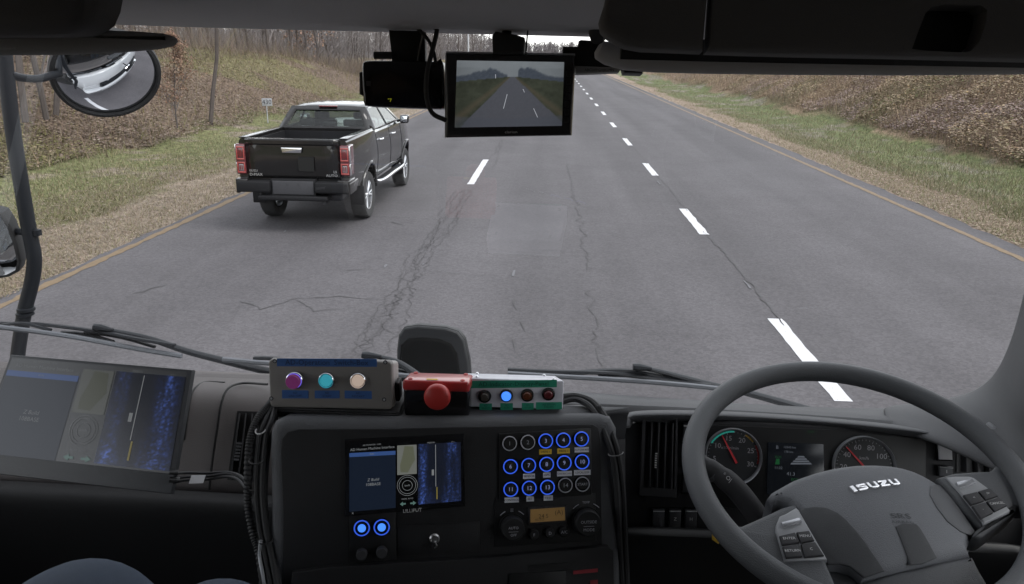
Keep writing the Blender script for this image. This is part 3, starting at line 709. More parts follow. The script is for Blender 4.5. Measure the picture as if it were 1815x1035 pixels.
m_ = MB(); gl = fq([(.865, 4.00, bz), (-.865, 4.00, bz), (-.675, 3.30, 1.71), (.675, 3.30, 1.71)], (.05, .04, .05), (0, -.012, 0))
m_.build('windshield_frame', M_paint, pk, thick=.02); q_ = MB(); q_.f([q_.v(p) for p in gl]); q_.build('windshield', M_cglass, pk)
# roof
m_ = MB(); rows = []
for y, w_, z in ((1.985, .655, 1.685), (2.00, .675, 1.715), (2.08, .665, 1.755), (2.4, .66, 1.785), (2.9, .655, 1.785), (3.2, .66, 1.755), (3.31, .68, 1.712)):
    rows.append([(x*w_, y, z-(abs(x)**4)*.045) for x in np.linspace(-1, 1, 11)])
m_.grid(rows); m_.build('roof', M_paint, pk, thick=.03)
m_ = MB(); m_.box(-.17, .17, 1.965, 2.02, 1.715, 1.745, .01); m_.build('brake_light', M_redl, pk)
# door seams, handles
def sp(x_, y, z, off=.003):                                       # point on the body side at height z
    s_ = section(y); zz = [p[1] for p in s_[:8]]; xx = [p[0] for p in s_[:8]]; return Vector((x_*(float(np.interp(z, zz, xx))+off), y, z))
m_ = MB()
for sx in (-1, 1):
    for y in (1.80, 2.86, 3.88):
        for a, b in zip(np.arange(.50, 1.13, .07), np.arange(.57, 1.2, .07)): m_.tube([sp(sx, y, a), sp(sx, y, b)], .004, 4)
    for a in np.arange(1.8, 3.85, .1): m_.tube([sp(sx, a, .5), sp(sx, a+.1, .5)], .004, 4)
m_.build('door_gaps', M_ink, pk)
for sx in (-1, 1):
    for y in (2.02, 3.02):
        p = sp(sx, y, 1.03); m_ = MB(); m_.tube(smooth([p+Vector((0, 0, 0)), p+Vector((sx*.035, .03, 0)), p+Vector((sx*.035, .17, 0)), p+Vector((0, .2, 0))], 3), .014, 8); m_.build('door_handle', M_chrome, pk)
    m_ = MB(); m_.tube([(sx*.88, 3.72, 1.17), (sx*.99, 3.70, 1.20)], .025, 8); m_.box(min(sx*.95, sx*1.13), max(sx*.95, sx*1.13), 3.62, 3.76, 1.14, 1.33, .035); mr = m_.build('wing_mirror', M_paint, pk)
    m_ = MB(); m_.box(min(sx*.97, sx*1.11), max(sx*.97, sx*1.11), 3.614, 3.622, 1.165, 1.305, .003); m_.build('mirror_glass', nmat('mirror', (.6, .62, .65), .03, 1.0), mr)
    m_ = MB(); m_.m(M_chrome); m_.tube(smooth([(sx*.82, 1.78, .40), (sx*.99, 1.86, .40), (sx*1.0, 2.8, .40), (sx*.99, 3.68, .40), (sx*.82, 3.76, .40)], 4), .032, 10)
    m_.m(M_trimb); m_.box(min(sx*.86, sx*.975), max(sx*.86, sx*.975), 1.9, 3.64, .39, .418, .01); m_.build('side_step', None, pk)
    for y in (.66, 3.78): 
        m_ = MB(); m_.box(min(sx*.74, sx*.955), max(sx*.74, sx*.955), y, y+.015, .20, .50, .004); m_.build('mud_flap', M_trimb, pk)
    # wheel arches' lips
    for ya in (1.17, 4.30):
        m_ = MB(); pts = []
        for a in range(0, 181, 10):
            y = ya+.455*math.cos(R_(a)); z = .34+.455*math.sin(R_(a)); pts.append(sp(sx, y, max(z, .5), .006) if z > .5 else Vector((sx*(wx(y)-.01), y, z)))
        m_.tube(pts, .022, 6); m_.build('arch_lip', M_paint, pk)
def wheel(sx, y):
    R = .385; c = (sx*.795, y, R); w_ = .125
    m_ = MB(); m_.lathe([(.235, -w_*.8), (.30, -w_), (R-.03, -w_), (R-.008, -w_*.85), (R, -w_*.6), (R, w_*.6), (R-.008, w_*.85), (R-.03, w_), (.30, w_), (.235, w_*.8)], c, 'x', 40); ty = m_.build('tyre', M_tyre, pk)
    m_ = MB(); s_ = sx
    m_.m(M_silver); m_.lathe([(.24, s_*.105), (.228, s_*.10), (.222, s_*.02), (.215, -s_*.1)], c, 'x', 40); m_.lathe([(0, s_*.095), (.045, s_*.09), (.06, s_*.06)], c, 'x', 20)
    for k in range(6):
        for dd in (-9, 9):
            a = R_(60*k+dd); a2 = R_(60*k+dd*.55); p0 = Vector(c)+Vector((s_*.075, .045*math.cos(a2), .045*math.sin(a2))); p1 = Vector(c)+Vector((s_*.092, .228*math.cos(a), .228*math.sin(a)))
            m_.tube([p0, p1], [.017, .013], 6)
    m_.m(M_ink); m_.lathe([(0, s_*.02), (.21, s_*.02)], c, 'x', 24)
    m_.build('rim', None, ty)
for sx in (-1, 1):
    for y in (1.17, 4.30): wheel(sx, y)
# what shows through the windows: seats, wheel, dashboard, floor
m_ = MB(); m_.box(-.70, .70, 1.80, 3.95, .60, .68); m_.box(-.74, .74, 3.72, 3.98, .9, 1.16, .05); m_.build('cab_interior', M_trimb, pk)
for x in (-.38, .38):
    m_ = MB(); m_.box(x-.25, x+.25, 2.75, 2.95, .8, 1.28, .05); m_.box(x-.14, x+.14, 2.72, 2.84, 1.31, 1.50, .04); m_.build('front_seat', M_seat, pk)
m_ = MB(); m_.box(-.66, .66, 1.86, 2.02, .8, 1.22, .05)
for x in (-.40, 0.02, .40): m_.box(x-.13, x+.13, 1.93, 2.04, 1.23, 1.40 if x != .02 else 1.34, .04)
m_.build('rear_seat', M_seat, pk)
m_ = MB(); m_.tube([Vector((.38, 3.42, 1.16))+Vector((.18*math.cos(a), .06*math.sin(a), .17*math.sin(a))) for a in np.linspace(0, 2*math.pi, 20, endpoint=False)], .014, 6, closed=True); m_.build('inner_steering_wheel', M_trimb, pk)
m_ = MB(); m_.box(.32, .44, 1.95, 1.955, 1.27, 1.33); m_.build('window_sticker', M_sign, pk)
m_ = MB(); m_.box(-.7, .7, .3, 5.0, .32, .45, .05); m_.tube([(-.78, 1.17, .40), (.78, 1.17, .40)], .05, 8); m_.lathe([(0, -.12), (.14, -.06), (.14, .06), (0, .12)], (0, 1.17, .38), 'x', 14); m_.tube([(.45, .1, .33), (.45, 2.0, .35)], .035, 8); m_.build('chassis', M_ink, pk)
def lift(o):                                                      # the ladder frame carries the body well above the axles; the cab is low
    for ch in o.children:
        if ch.name.split('.')[0] in ('tyre', 'rim'): continue
        for v_ in ch.data.vertices:
            z = v_.co.z; v_.co.z = z+.115 if z < .7 else z+.115+(z-.7)*.16 if z < 1.2 else 1.395+(z-1.2)*(1.785-1.395)/(1.785-1.2)
        lift(ch)
lift(pk)
q = P(521, 290, TY); pk.location = (q.x, TY-.1, 0); pk.scale = (.865, .97, .915)

# ------------------------------------------------------------------ the truck cab round the camera
M_pl = nmat('grey_cab_plastic', (.086, .088, .094), .6, bump=.6, bscale=600, spec=.33)
M_pldk = nmat('dark_cab_plastic', (.036, .036, .039), .62, bump=.35, bscale=900, spec=.35)
M_brn = nmat('brown_grey_dash_plastic', (.115, .104, .103), .62, bump=.35, bscale=900, spec=.4)
M_head = nmat('headliner', (.50, .50, .52), .85, bump=.3, bscale=700)
M_ohc = nmat('overhead_plastic', (.14, .14, .142), .75, bump=.35, bscale=900, spec=.3)
M_black = nmat('black_plastic', (.006, .006, .0065), .5, bump=.15, bscale=700)
M_gloss = nmat('gloss_black', (.010, .010, .011), .15)
M_rub = nmat('black_rubber', (.022, .022, .023), .7)
M_wht = nmat('white_truck_paint', (.78, .79, .80), .3, coat=1)
M_dkm = nmat('dark_painted_steel', (.014, .016, .020), .5, bump=.2, bscale=60, spec=.25)
M_wgl = glass_mat('windscreen_glass', (.97, .98, .98), 1.5)
M_mirror = nmat('convex_mirror', (.80, .82, .85), .01, 1.0)
M_bsil = nmat('wiper_silver', (.17, .18, .20), .45, .3)
M_con0 = nmat('soft_black_dash', (.022, .022, .023), .7, bump=.35, bscale=900, spec=.3)
M_shelf = nmat('shelf_plastic', (.075, .075, .077), .75, bump=.35, bscale=900, spec=.3)
M_roll = nmat('visor_vinyl', (.46, .46, .475), .7, bump=.3, bscale=500, spec=.3)
M_rearl = nmat('rear_lining', (.10, .10, .10), .9)
M_ins = nmat('instrument_black', (.018, .018, .02), .6, bump=.3, bscale=900, spec=.35)
M_pil = nmat('pillar_plastic', (.10, .102, .108), .6, bump=.5, bscale=900, spec=.4)
M_visl = nmat('left_visor_vinyl', (.24, .24, .245), .75, bump=.35, bscale=900, spec=.3)
M_lin = nmat('light_cab_lining', (.55, .55, .56), .9)
M_wtxt = nmat('white_print', (.55, .55, .55), .6)

cab = thing('truck_cab', 'dark cab of the truck the picture is taken from, framing the whole view', 'truck cab', (-.1, .3, 1.38))
def pl(rows, name, mat, parent, sub=2, thick=.012, label=None):
    m_ = MB(); m_.grid([[P(*q) for q in r] for r in rows]); return m_.build(name, mat, parent, sub=sub, thick=thick, label=label, sharp=80)
# header over the windscreen and ceiling
xs = np.linspace(-1.2, 1.02, 16)
def hz(x): return float(np.interp(x, [-1.2, -.55, .105, .30, 1.02], [2.508, 2.4865, 2.4795, 2.475, 2.46]))
m_ = MB(); rows = []
for y, dz in ((1.125, .035), (1.115, .004), (1.10, -.001), (1.05, .0005), (.93, .010), (.75, .030), (.55, .08), (.2, .2), (-.8, .22)):
    rows.append([(x, y-.03*x*x, hz(x)+dz) for x in xs])
m_.grid(rows); m_.build('header_panel', M_head, cab, sub=1, thick=.01, sharp=80)
# outer shell: roof, back, sides with window openings, floor
m_ = MB(); m_.box(-1.25, 1.07, -.85, 1.12, 2.72, 2.76, .015); m_.build('roof', M_wht, cab)
m_ = MB(); m_.box(-1.25, 1.07, -.88, -.85, 1.36, 2.72); m_.build('rear_wall', M_rearl, cab)
m_ = MB(); m_.box(-1.24, 1.06, -.84, .3, 2.70, 2.715); m_.build('ceiling_lining', M_ohc, cab)
m_ = MB(); m_.box(-1.25, 1.07, -.85, 1.40, 1.33, 1.36); m_.build('cab_floor', M_pldk, cab)
for x0, x1 in ((-1.25, -1.21), (1.03, 1.07)):
    m_ = MB(); m_.m(M_wht); m_.box(x0, x1, -.1, 1.38, 1.0, 1.80); m_.box(x0, x1, -.85, -.2, 1.36, 2.48); m_.box(x0, x1, -.85, 1.10, 2.48, 2.72);
    d_ = m_.build('door', None, cab)
    m_ = MB(); xi = x1+.001 if x0 < 0 else x0-.021; m_.box(xi, xi+.02, -.82, 1.36, 1.37, 1.805, .006); m_.box(xi, xi+.02, -.82, -.22, 1.805, 2.70, .004); m_.build('door_lining', M_shelf, d_)
    m_ = MB(); m_.f([m_.v(((x0+x1)/2, a, b)) for a, b in ((-.2, 1.80), (1.22, 1.80), (1.06, 2.48), (-.2, 2.48))]); m_.build('door_window', M_wgl, d_)
m_ = MB(); m_.tube([(-1.215, 1.40, 1.72), (-1.20, 1.24, 2.1), (-1.18, 1.10, 2.5)], .045, 10, flat=.7); m_.build('windscreen_pillar', M_ohc, cab)
# right windscreen pillar, sweeping into the dashboard
m_ = MB(); L0 = [(2010, -60, 1.09), (1975, 40, 1.10), (1915, 230, 1.13), (1850, 430, 1.17), (1822, 540, 1.20), (1808, 590, 1.215), (1788, 640, 1.23), (1768, 672, 1.24), (1738, 696, 1.25), (1700, 711, 1.26), (1640, 722, 1.28), (1560, 729, 1.30)]
L1 = [(2045, -60, 1.05), (2005, 40, 1.06), (1945, 230, 1.08), (1875, 430, 1.11), (1850, 545, 1.13), (1838, 600, 1.14), (1820, 655, 1.15), (1800, 695, 1.16), (1768, 728, 1.17), (1715, 742, 1.18), (1650, 745, 1.22), (1565, 738, 1.27)]
L2 = [(2085, -60, .98), (2045, 40, .985), (1980, 230, 1.0), (1900, 430, 1.02), (1868, 560, 1.03), (1852, 640, 1.05), (1838, 720, 1.07), (1822, 770, 1.09), (1790, 800, 1.10), (1725, 792, 1.12), (1655, 768, 1.18), (1568, 748, 1.25)]
L3 = [(2150, -60, .92), (2110, 40, .925), (2045, 230, .935), (1960, 430, .95), (1935, 570, .95), (1925, 680, .96), (1915, 770, .98), (1890, 840, 1.0), (1830, 870, 1.03), (1740, 830, 1.08), (1658, 790, 1.14), (1570, 762, 1.22)]
m_.grid([[P(*q) for q in r] for r in (L0, L1, L2, L3)]); m_.build('windscreen_pillar', M_pil, cab, sub=2, thick=.015, sharp=80)
# windscreen glass
def wsb(x): return (1.405-.05*(x+.1)**2, float(np.interp(x, [-1.2, -.70, .2, .55, 1.02], [1.83, 1.792, 1.755, 1.748, 1.76])))
m_ = MB(); rows = []
for t in np.linspace(0, 1, 7):
    rows.append([(x, (wsb(x)[0])*(1-t)+(1.135-.03*x*x)*t+.03*math.sin(math.pi*t), wsb(x)[1]*(1-t)+(hz(x)+.02)*t) for x in np.linspace(-1.2, 1.02, 16)])
m_.grid(rows); m_.keep = True; m_.build('windscreen', M_wgl, cab, sub=1, sharp=80)
m_ = MB(); m_.tube([(x, wsb(x)[0]-.004, wsb(x)[1]+.004) for x in np.linspace(-1.2, 1.0, 24)], .006, 6); m_.build('windscreen_seal', M_rub, cab)
# white outside front, grille, bumper, lamps (seen in the round mirror)
m_ = MB(); rows = []
for y, z in ((1.43, 1.745), (1.50, 1.72), (1.535, 1.60), (1.55, 1.30), (1.55, .95)): rows.append([(x, y-.05*(x+.1)**2, z) for x in np.linspace(-1.26, 1.08, 14)])
m_.grid(rows); m_.build('front_panel', M_wht, cab, thick=.02)
m_ = MB(); m_.box(-.85, .65, 1.52, 1.57, 1.02, 1.36, .02); 
for k in range(4): m_.box(-.82, .62, 1.565, 1.585, 1.07+k*.075, 1.10+k*.075, .005)
m_.build('grille', M_dkm, cab)
m_ = MB(); m_.box(-1.27, 1.09, 1.40, 1.62, .42, .94, .06); bmp_ = m_.build('front_bumper', M_wht, cab)
for x0, x1 in ((-1.2, -.85), (.67, 1.02)): 
    m_ = MB(); m_.box(x0, x1, 1.60, 1.63, .62, .82, .02); m_.build('headlight', M_clear, bmp_)
m_ = MB(); m_.box(-.2, .0, 1.595, 1.63, 1.42, 1.47, .004); m_.build('front_emblem', M_chrome, cab)
# left shelf and sun visor
fr = Fr(P(100, 40, .74), P(260, 42, .73), P(100, 0, .74))
o_ = fr.poly([(-90, -90), (172, -90), (158, -20), (152, 15), (142, 40), (126, 53), (103, 61), (60, 64), (-90, 65)])
m_ = MB(fr.M); m_.prism(o_, -.05, 0, .02, 4); m_.build('overhead_shelf', M_shelf, cab, label='dark left part of the overhead shelf')
fr = Fr(P(100, 75, .80), P(260, 76, .80), P(100, 40, .805))
o_ = fr.poly([(-90, 50), (100, 52), (150, 50), (230, 52), (285, 56), (302, 61), (306, 68), (298, 76), (270, 82), (200, 88), (100, 92), (-90, 93)])
m_ = MB(fr.M); m_.prism(o_, -.012, 0, .007, 4); m_.build('sun_visor', M_visl, cab, label='left sun visor with a rounded tip')
# overhead console on the right
fr = Fr(P(1300, 60, .66), P(1500, 60, .66), P(1300, 0, .665))
top_ = -110
A_ = smooth_closed([(1064, 40, 0), (1078, 62, 0), (1092, 72, 0), (1120, 82, 0)], 1)
o_ = fr.poly([(1090, top_), (1080, -30), (1070, 10), (1063, 32), (1066, 50), (1078, 62), (1092, 70), (1110, 79), (1140, 84), (1252, 88), (1252, top_)])
o_ = [fr.uv(1092, top_)]+fr.poly([(1080, -30), (1070, 10), (1063, 32), (1066, 50), (1078, 62), (1092, 70), (1110, 79), (1140, 84), (1248, 88)])+[fr.uv(1264, top_)]
m_ = MB(fr.M); m_.prism(o_, -.02, 0, .007, 3); m_.build('console_end_panel', M_ohc, cab)
ou = fr.poly([(1255, 89), (1400, 93), (1616, 97), (1815, 102), (1960, 106), (2900, 130), (2900, top_), (1270, top_)])
rc = fr.poly([(1617, 86), (1626, 60), (1640, 25), (1650, 12), (1670, 8), (1738, 9), (1750, 18), (1748, 40), (1735, 76), (1720, 91), (1700, 92), (1640, 89)])
m_ = MB(fr.M); m_.prism(ou, -.02, 0, .007, 3); oc = m_.build('overhead_console', M_ohc, cab)
c_ = MB(fr.M); c_.prism(rc, -.07, .05); bmesh.ops.recalc_face_normals(c_.bm, faces=c_.bm.faces)
boolean(oc, c_.bm)
m_ = MB(fr.M); m_.prism(inset(rc[::-1] if sum(rc[i][0]*rc[(i+1) % len(rc)][1]-rc[(i+1) % len(rc)][0]*rc[i][1] for i in range(len(rc))) < 0 else rc, -.0012), -.0245, -.0215); m_.build('pocket_lining', M_black, oc)
# rolled visor bar below it
q_ = [(1058, 86, 8), (1063, 89, 16), (1078, 95, 19), (1110, 104, 19), (1160, 110, 17), (1250, 114, 15.5), (1400, 117, 14.5), (1600, 119, 13.5), (1815, 117, 13.5), (1980, 118, 13.5), (2500, 132, 13.5)]
pts = [P(a, b, .83) for a, b, c in q_]; rs = [c*.83/F*1.0 for a, b, c in q_]
pp = smooth([(*p, r) for p, r in zip(pts, rs)], 4) if False else None
S4 = []
for i in range(len(pts)-1):
    for k in range(5):
        t = k/5; S4.append((pts[i].lerp(pts[i+1], t), rs[i]*(1-t)+rs[i+1]*t))
S4.append((pts[-1], rs[-1]))
m_ = MB(); m_.tube([a for a, b in S4], [b for a, b in S4], 16, up=(0, 0, 1)); m_.build('rolled_sun_visor', M_roll, cab, label='thick rolled visor under the right overhead console')
m_ = MB(); vg = [(1150, 98), (1250, 102), (1400, 106), (1600, 109), (1815, 111), (1980, 113), (2500, 127)]; m_.grid([[P(x, 70, .80) for x, y in vg], [P(x, y, .80) for x, y in vg]]); m_.build('visor_gap_shade', M_black, cab, thick=.004)  # flat black sheet standing in for the shade between console and roll
m_ = MB(); a = P(1100, 92, .80); b = P(1980, 110, .80); m_.tube([a, P(1250, 96, .80), P(1500, 101, .80), b], .008, 6); m_.build('visor_rod', M_black, cab)

# ------------------------------------------------------------------ dashboard
dash = thing('dashboard', 'dark dashboard across the cab with gauges, air vents and switches', 'dashboard', (-.1, 1.2, 1.38))
# passenger side: trim strip, rolled top, face, lower roll
def prow(y0, y1, Y, xs_=(-420, -200, -60, 60, 200, 340, 480, 560)):   # a line across the picture from x=-420 to x=560
    return [(x, y0+(y1-y0)*(x-300)/180, Y) for x in xs_]
pl([prow(652, 660, 1.40), prow(657, 665, 1.385), prow(662, 670, 1.37), prow(668, 676, 1.345)], 'demister_strip', M_brn, dash, sub=1)
pl([prow(664, 671, 1.36), prow(667, 674, 1.345), prow(672, 679, 1.31), prow(682, 688, 1.27), prow(700, 706, 1.235), prow(730, 736, 1.215), prow(790, 797, 1.185), prow(850, 858, 1.155), prow(868, 878, 1.15), prow(874, 884, 1.155)], 'passenger_panel', M_brn, dash, sub=2)
pl([prow(866, 876, 1.165), prow(869, 879, 1.12), prow(876, 886, 1.085), prow(893, 903, 1.068), prow(920, 930, 1.07), prow(960, 970, 1.10), prow(1100, 1110, 1.17), prow(1300, 1300, 1.22)], 'lower_panel', M_con0, dash, sub=2)
# seams on the passenger panel
def surf_line(pts, r, name, mat, parent):
    m_ = MB(); m_.tube(smooth([P(*q) for q in pts], 4), r, 6); m_.build(name, mat, parent)
surf_line([(474, 681, 1.268), (430, 679, 1.285), (405, 688, 1.25), (393, 712, 1.222), (385, 760, 1.196), (376, 820, 1.166), (371, 868, 1.146)], .0022, 'panel_seam', M_black, dash)
surf_line([(398, 678, 1.30), (365, 677, 1.305), (345, 688, 1.262), (336, 712, 1.228), (326, 780, 1.19)], .0018, 'panel_seam', M_black, dash)
# left centre vent
def vent(name, cs, parent, nsl, Yb, label=None, dY=.02):
    """cs: four photo corners tl,tr,br,bl ; a frame, a dark well and slats"""
    fr = Fr(P(*cs[3], Yb), P(*cs[2], Yb), P(*cs[0], Yb+dY)); q = fr.poly(cs)
    m_ = MB(fr.M); m_.m(M_gloss if False else M_black); m_.prism(q, -.05, -.002)
    v = m_.build(name, None, parent, label=label)
    for k in range(nsl):
        t = (k+.5)/nsl; a = Vector(q[0]).lerp(Vector(q[1]), t); b = Vector(q[3]).lerp(Vector(q[2]), t)
        m_ = MB(fr.M); m_.box(-.0012, .0012, 0, (a-b).length*.96, -.004, .008, .0008, M=Matrix.Translation((b.x, b.y, 0)) @ Matrix.Rotation(math.atan2(a.y-b.y, a.x-b.x)-math.pi/2, 4, 'Z') @ Matrix.Rotation(.3, 4, 'Y')); m_.build('slat', M_pldk, v)
    return fr, v
fr, v = vent('air_vent', [(420, 728), (476, 730), (470, 856), (402, 850)], dash, 5, 1.152, dY=.063)
m_ = MB(fr.M); u_ = fr.uv(424, 806)
for k in range(6): m_.box(u_[0]-.004, u_[0]+.004, u_[1]-.010+k*.0055, u_[1]-.007+k*.0055, .008, .012)
m_.build('thumb_wheel', M_pl, v)
# middle top surface behind the boxes and driver side hood
pl([[(470, 668, 1.375), (700, 684, 1.39), (985, 700, 1.40), (1200, 716, 1.40), (1430, 731, 1.39), (1600, 733, 1.34), (1720, 725, 1.27)],
    [(470, 674, 1.34), (700, 690, 1.36), (985, 704, 1.37), (1200, 720, 1.37), (1430, 736, 1.355), (1600, 740, 1.31), (1720, 738, 1.25)],
    [(470, 684, 1.30), (700, 700, 1.32), (985, 708, 1.34), (1200, 723, 1.33), (1430, 739, 1.31), (1600, 746, 1.27), (1720, 752, 1.22)],
    [(470, 694, 1.26), (700, 708, 1.28), (985, 711, 1.30), (1200, 725, 1.27), (1430, 739, 1.25), (1600, 752, 1.22), (1720, 768, 1.18)],
    [(470, 800, 1.25), (700, 800, 1.27), (1000, 760, 1.29), (1200, 745, 1.26), (1430, 760, 1.24), (1600, 775, 1.21), (1720, 790, 1.17)]], 'dash_top', M_pl, dash, sub=1)
# driver hood: rounded lip
hl = [(1098, 760, 1.16), (1100, 742, 1.165), (1110, 733, 1.175), (1130, 729, 1.185), (1200, 728, 1.195), (1300, 731, 1.20), (1400, 737, 1.20), (1500, 745, 1.19), (1600, 755, 1.17), (1690, 768, 1.15), (1760, 785, 1.12), (1820, 806, 1.09)]
m_ = MB()
r0 = [P(a, b, c+.06) for a, b, c in hl]; rr_ = []
for k, (dy, dY) in enumerate(((-3, .06), (-1, .03), (1, .01), (6, .0), (13, .004), (19, .018), (22, .05))):
    rr_.append([P(a+(dy if i < 2 else dy*.5 if i < 3 else 0), b+(0 if i < 2 else dy*.7 if i < 3 else dy), c+dY) for i, (a, b, c) in enumerate(hl)])
m_.grid(rr_); m_.build('cluster_hood', M_pl, dash, sub=2, thick=.006, sharp=80)
m_ = MB(); m_.box(.80, 1.008, 1.04, 1.36, 1.37, 1.79, .02); m_.build('end_panel', M_con0, dash)
# instrument face
fc = Fr(P(1150, 870, 1.165), P(1750, 905, 1.135), P(1150, 750, 1.205))
m_ = MB(fc.M); m_.prism(fc.poly([(1096, 752), (1300, 745), (1500, 757), (1690, 782), (1860, 830), (1860, 1000), (1700, 980), (1240, 950), (1100, 942)]), -.05, 0, .004); m_.build('instrument_panel', M_ins, dash)
m_ = MB(fc.M); m_.prism(fc.poly([(1243, 752), (1500, 762), (1640, 778), (1640, 900), (1390, 915), (1240, 892)]), .0, .0035, .002); gl_ = m_.build('gauge_backing', M_black, dash)
m_ = MB(); m_.grid([[P(a, b, c) for a, b, c in r] for r in ([(1078, 742, 1.17), (1100, 745, 1.165), (1112, 752, 1.168)], [(1078, 800, 1.14), (1098, 800, 1.15), (1112, 800, 1.165)], [(1078, 880, 1.12), (1098, 880, 1.13), (1112, 880, 1.15)], [(1078, 1000, 1.1), (1098, 1000, 1.1), (1112, 1000, 1.14)])]); m_.build('side_bezel', M_pldk, dash, sub=2, thick=.01)
pl([[(1080, 938, 1.14), (1250, 944, 1.13), (1500, 955, 1.12), (1860, 970, 1.08)], [(1080, 944, 1.12), (1250, 950, 1.115), (1500, 962, 1.10), (1860, 980, 1.07)], [(1080, 980, 1.13), (1250, 985, 1.12), (1500, 1000, 1.12), (1860, 1030, 1.1)], [(1080, 1120, 1.2), (1250, 1120, 1.2), (1500, 1120, 1.2), (1860, 1150, 1.18)]], 'knee_panel', M_black, dash, sub=1)
fr, v = vent('air_vent', [(1146, 743), (1196, 744), (1193, 866), (1142, 862)], dash, 4, 1.162, label='tall air vent left of the steering wheel', dY=.042)
m_ = MB(fr.M); u_ = fr.uv(1161, 815)
for k in range(7): m_.box(u_[0]-.0015, u_[0]+.0015, u_[1]-.012+k*.0038, u_[1]-.0105+k*.0038, .008, .010)
m_.build('thumb_wheel', M_wtxt, v)
m_ = MB(fc.M); m_.prism(fc.poly([(1139, 864), (1195, 866), (1192, 875), (1185, 877), (1146, 875), (1139, 870)]), 0, .008, .003); m_.build('vent_tab', M_pl, v)
m_ = MB(fc.M)
bo = fc.poly([(1136, 738), (1202, 738), (1200, 882), (1132, 878)]); bi = fc.poly([(1144, 742), (1197, 743), (1194, 866), (1140, 862)])
A_ = [m_.v((*p, .0)) for p in bo]; B_ = [m_.v((*p, .009)) for p in inset(bo[::-1], .002)[::-1]]; C_ = [m_.v((*p, .009)) for p in bi]; D_ = [m_.v((*p, -.01)) for p in bi]
for U, W in ((A_, B_), (B_, C_), (C_, D_)):
    for k in range(4): m_.f([U[k], U[(k+1) % 4], W[(k+1) % 4], W[k]])
m_.build('vent_bezel', M_pldk, v)
fr, v = vent('air_vent', [(1697, 772), (1752, 784), (1758, 838), (1697, 836)], dash, 3, 1.155, label='air vent right of the steering wheel top', dY=.022)
m_ = MB(fc.M)
# rocker switches
def rocker(cs, sym='', lit=False, mat=None):
    q = fc.poly(cs); n = .003; m_ = MB(fc.M); m_.prism(q, 0, .006, .002); o = m_.build('rocker_switch', M_gloss, dash)
    i_ = [Vector(a).lerp(sum((Vector(b) for b in q), Vector((0, 0)))/4, .16) for a in q]
    m_ = MB(fc.M); m_.prism([tuple(a) for a in i_], .006, .011, .002); m_.build('rocker', mat or M_pldk, o)
    c = sum((Vector(b) for b in q), Vector((0, 0)))/4; 
    m_ = MB(fc.M); e = i_
    a, b = e[0].lerp(e[3], .06), e[1].lerp(e[2], .06); m_.tube([(*a, .0112), (*b, .0112)], .0004, 4)
    if sym: m_.text(sym, .0075, c.x, c.y, .0115)
    m_.build('marking', M_wtxt, o); return o
for y0, sy in ((749, 'ı▲'), (790, '/'), (838, '◎')):
    rocker([(1209, y0), (1236, y0), (1234, y0+36), (1206, y0+36)], {'ı▲': 'A', '/': '/', '◎': 'O'}[sy])
for x, sy in ((1155, ''), (1184, 'Z'), (1212, 'H')):
    rocker([(x, 899), (x+24, 899), (x+23, 936), (x-1, 936)], sy)
rocker([(1656, 773), (1684, 774), (1686, 817), (1659, 816)], '', mat=M_head); rocker([(1658, 823), (1686, 825), (1687, 845), (1659, 843)], 'I', mat=M_pl)
# gauges
M_dial = nmat('dial_face', (.03, .032, .035), .5); M_ring = nmat('dial_ring', (.30, .31, .33), .35, .5); M_print = nmat('dial_print', (.34, .34, .36), .5, emit=(.5, .5, .52), es=.012)
M_needle = nmat('needle_red', (.40, .03, .035), .5, emit=(.7, .05, .07), es=.03); M_teal = nmat('teal_band', (.03, .26, .22), .5, emit=(.03, .4, .32), es=.12); M_amb = nmat('amber_band', (.5, .3, .03), .5); M_rband = nmat('red_band', (.3, .02, .02), .5)
def gauge(name, px, py, rp, nums, a0, a1, need, unit, uo, label, bands=()):
    c = fc.uv(px, py); r = fc.rad(px, py, rp); Mx = fc.M @ Matrix.Translation((*c, .004))
    m_ = MB(Mx); m_.prism(circ(0, 0, r, 48), 0, .002); g = m_.build(name, M_dial, dash, label=label)
    m_ = MB(Mx); m_.lathe([(r*.93, .002), (r*.955, .007), (r, .009), (r*1.02, .006), (r*1.02, -.003)], seg=56); m_.build('bezel', M_ring, g)
    m_ = MB(Mx); m_.m(M_print); n = (len(nums)-1)*5
    for k in range(n+1):
        a = R_(a0+(a1-a0)*k/n); l = .10 if k % 5 == 0 else .05; m_.tube([(r*.90*math.cos(a), r*.90*math.sin(a), .0025), (r*(.90-l)*math.cos(a), r*(.90-l)*math.sin(a), .0025)], .0004, 3)
    for k, s_ in enumerate(nums):
        a = R_(a0+(a1-a0)*k/(len(nums)-1)); m_.text(s_, r*.25, r*.66*math.cos(a), r*.66*math.sin(a), .0026)
    m_.text(unit, r*.15, *[r*t for t in uo], .0026)
    for mt, b0, b1 in bands:
        m_.m(mt); n = max(2, int(abs(b1-b0)/5))
        for k in range(n):
            t0, t1 = R_(b0+(b1-b0)*k/n), R_(b0+(b1-b0)*(k+.92)/n)
            m_.f([m_.v((r*q*math.cos(t), r*q*math.sin(t), .0028)) for q, t in ((.86, t0), (.92, t0), (.92, t1), (.86, t1))])
    m_.build('scale', None, g)
    m_ = MB(Mx); a = R_(need); m_.prism([(-.012*math.cos(a)-.0018*math.sin(a), -.012*math.sin(a)+.0018*math.cos(a)), (-.012*math.cos(a)+.0018*math.sin(a), -.012*math.sin(a)-.0018*math.cos(a)), (r*.86*math.cos(a)+.0006*math.sin(a), r*.86*math.sin(a)-.0006*math.cos(a)), (r*.86*math.cos(a)-.0006*math.sin(a), r*.86*math.sin(a)+.0006*math.cos(a))], .004, .0055); m_.build('needle', M_needle, g)
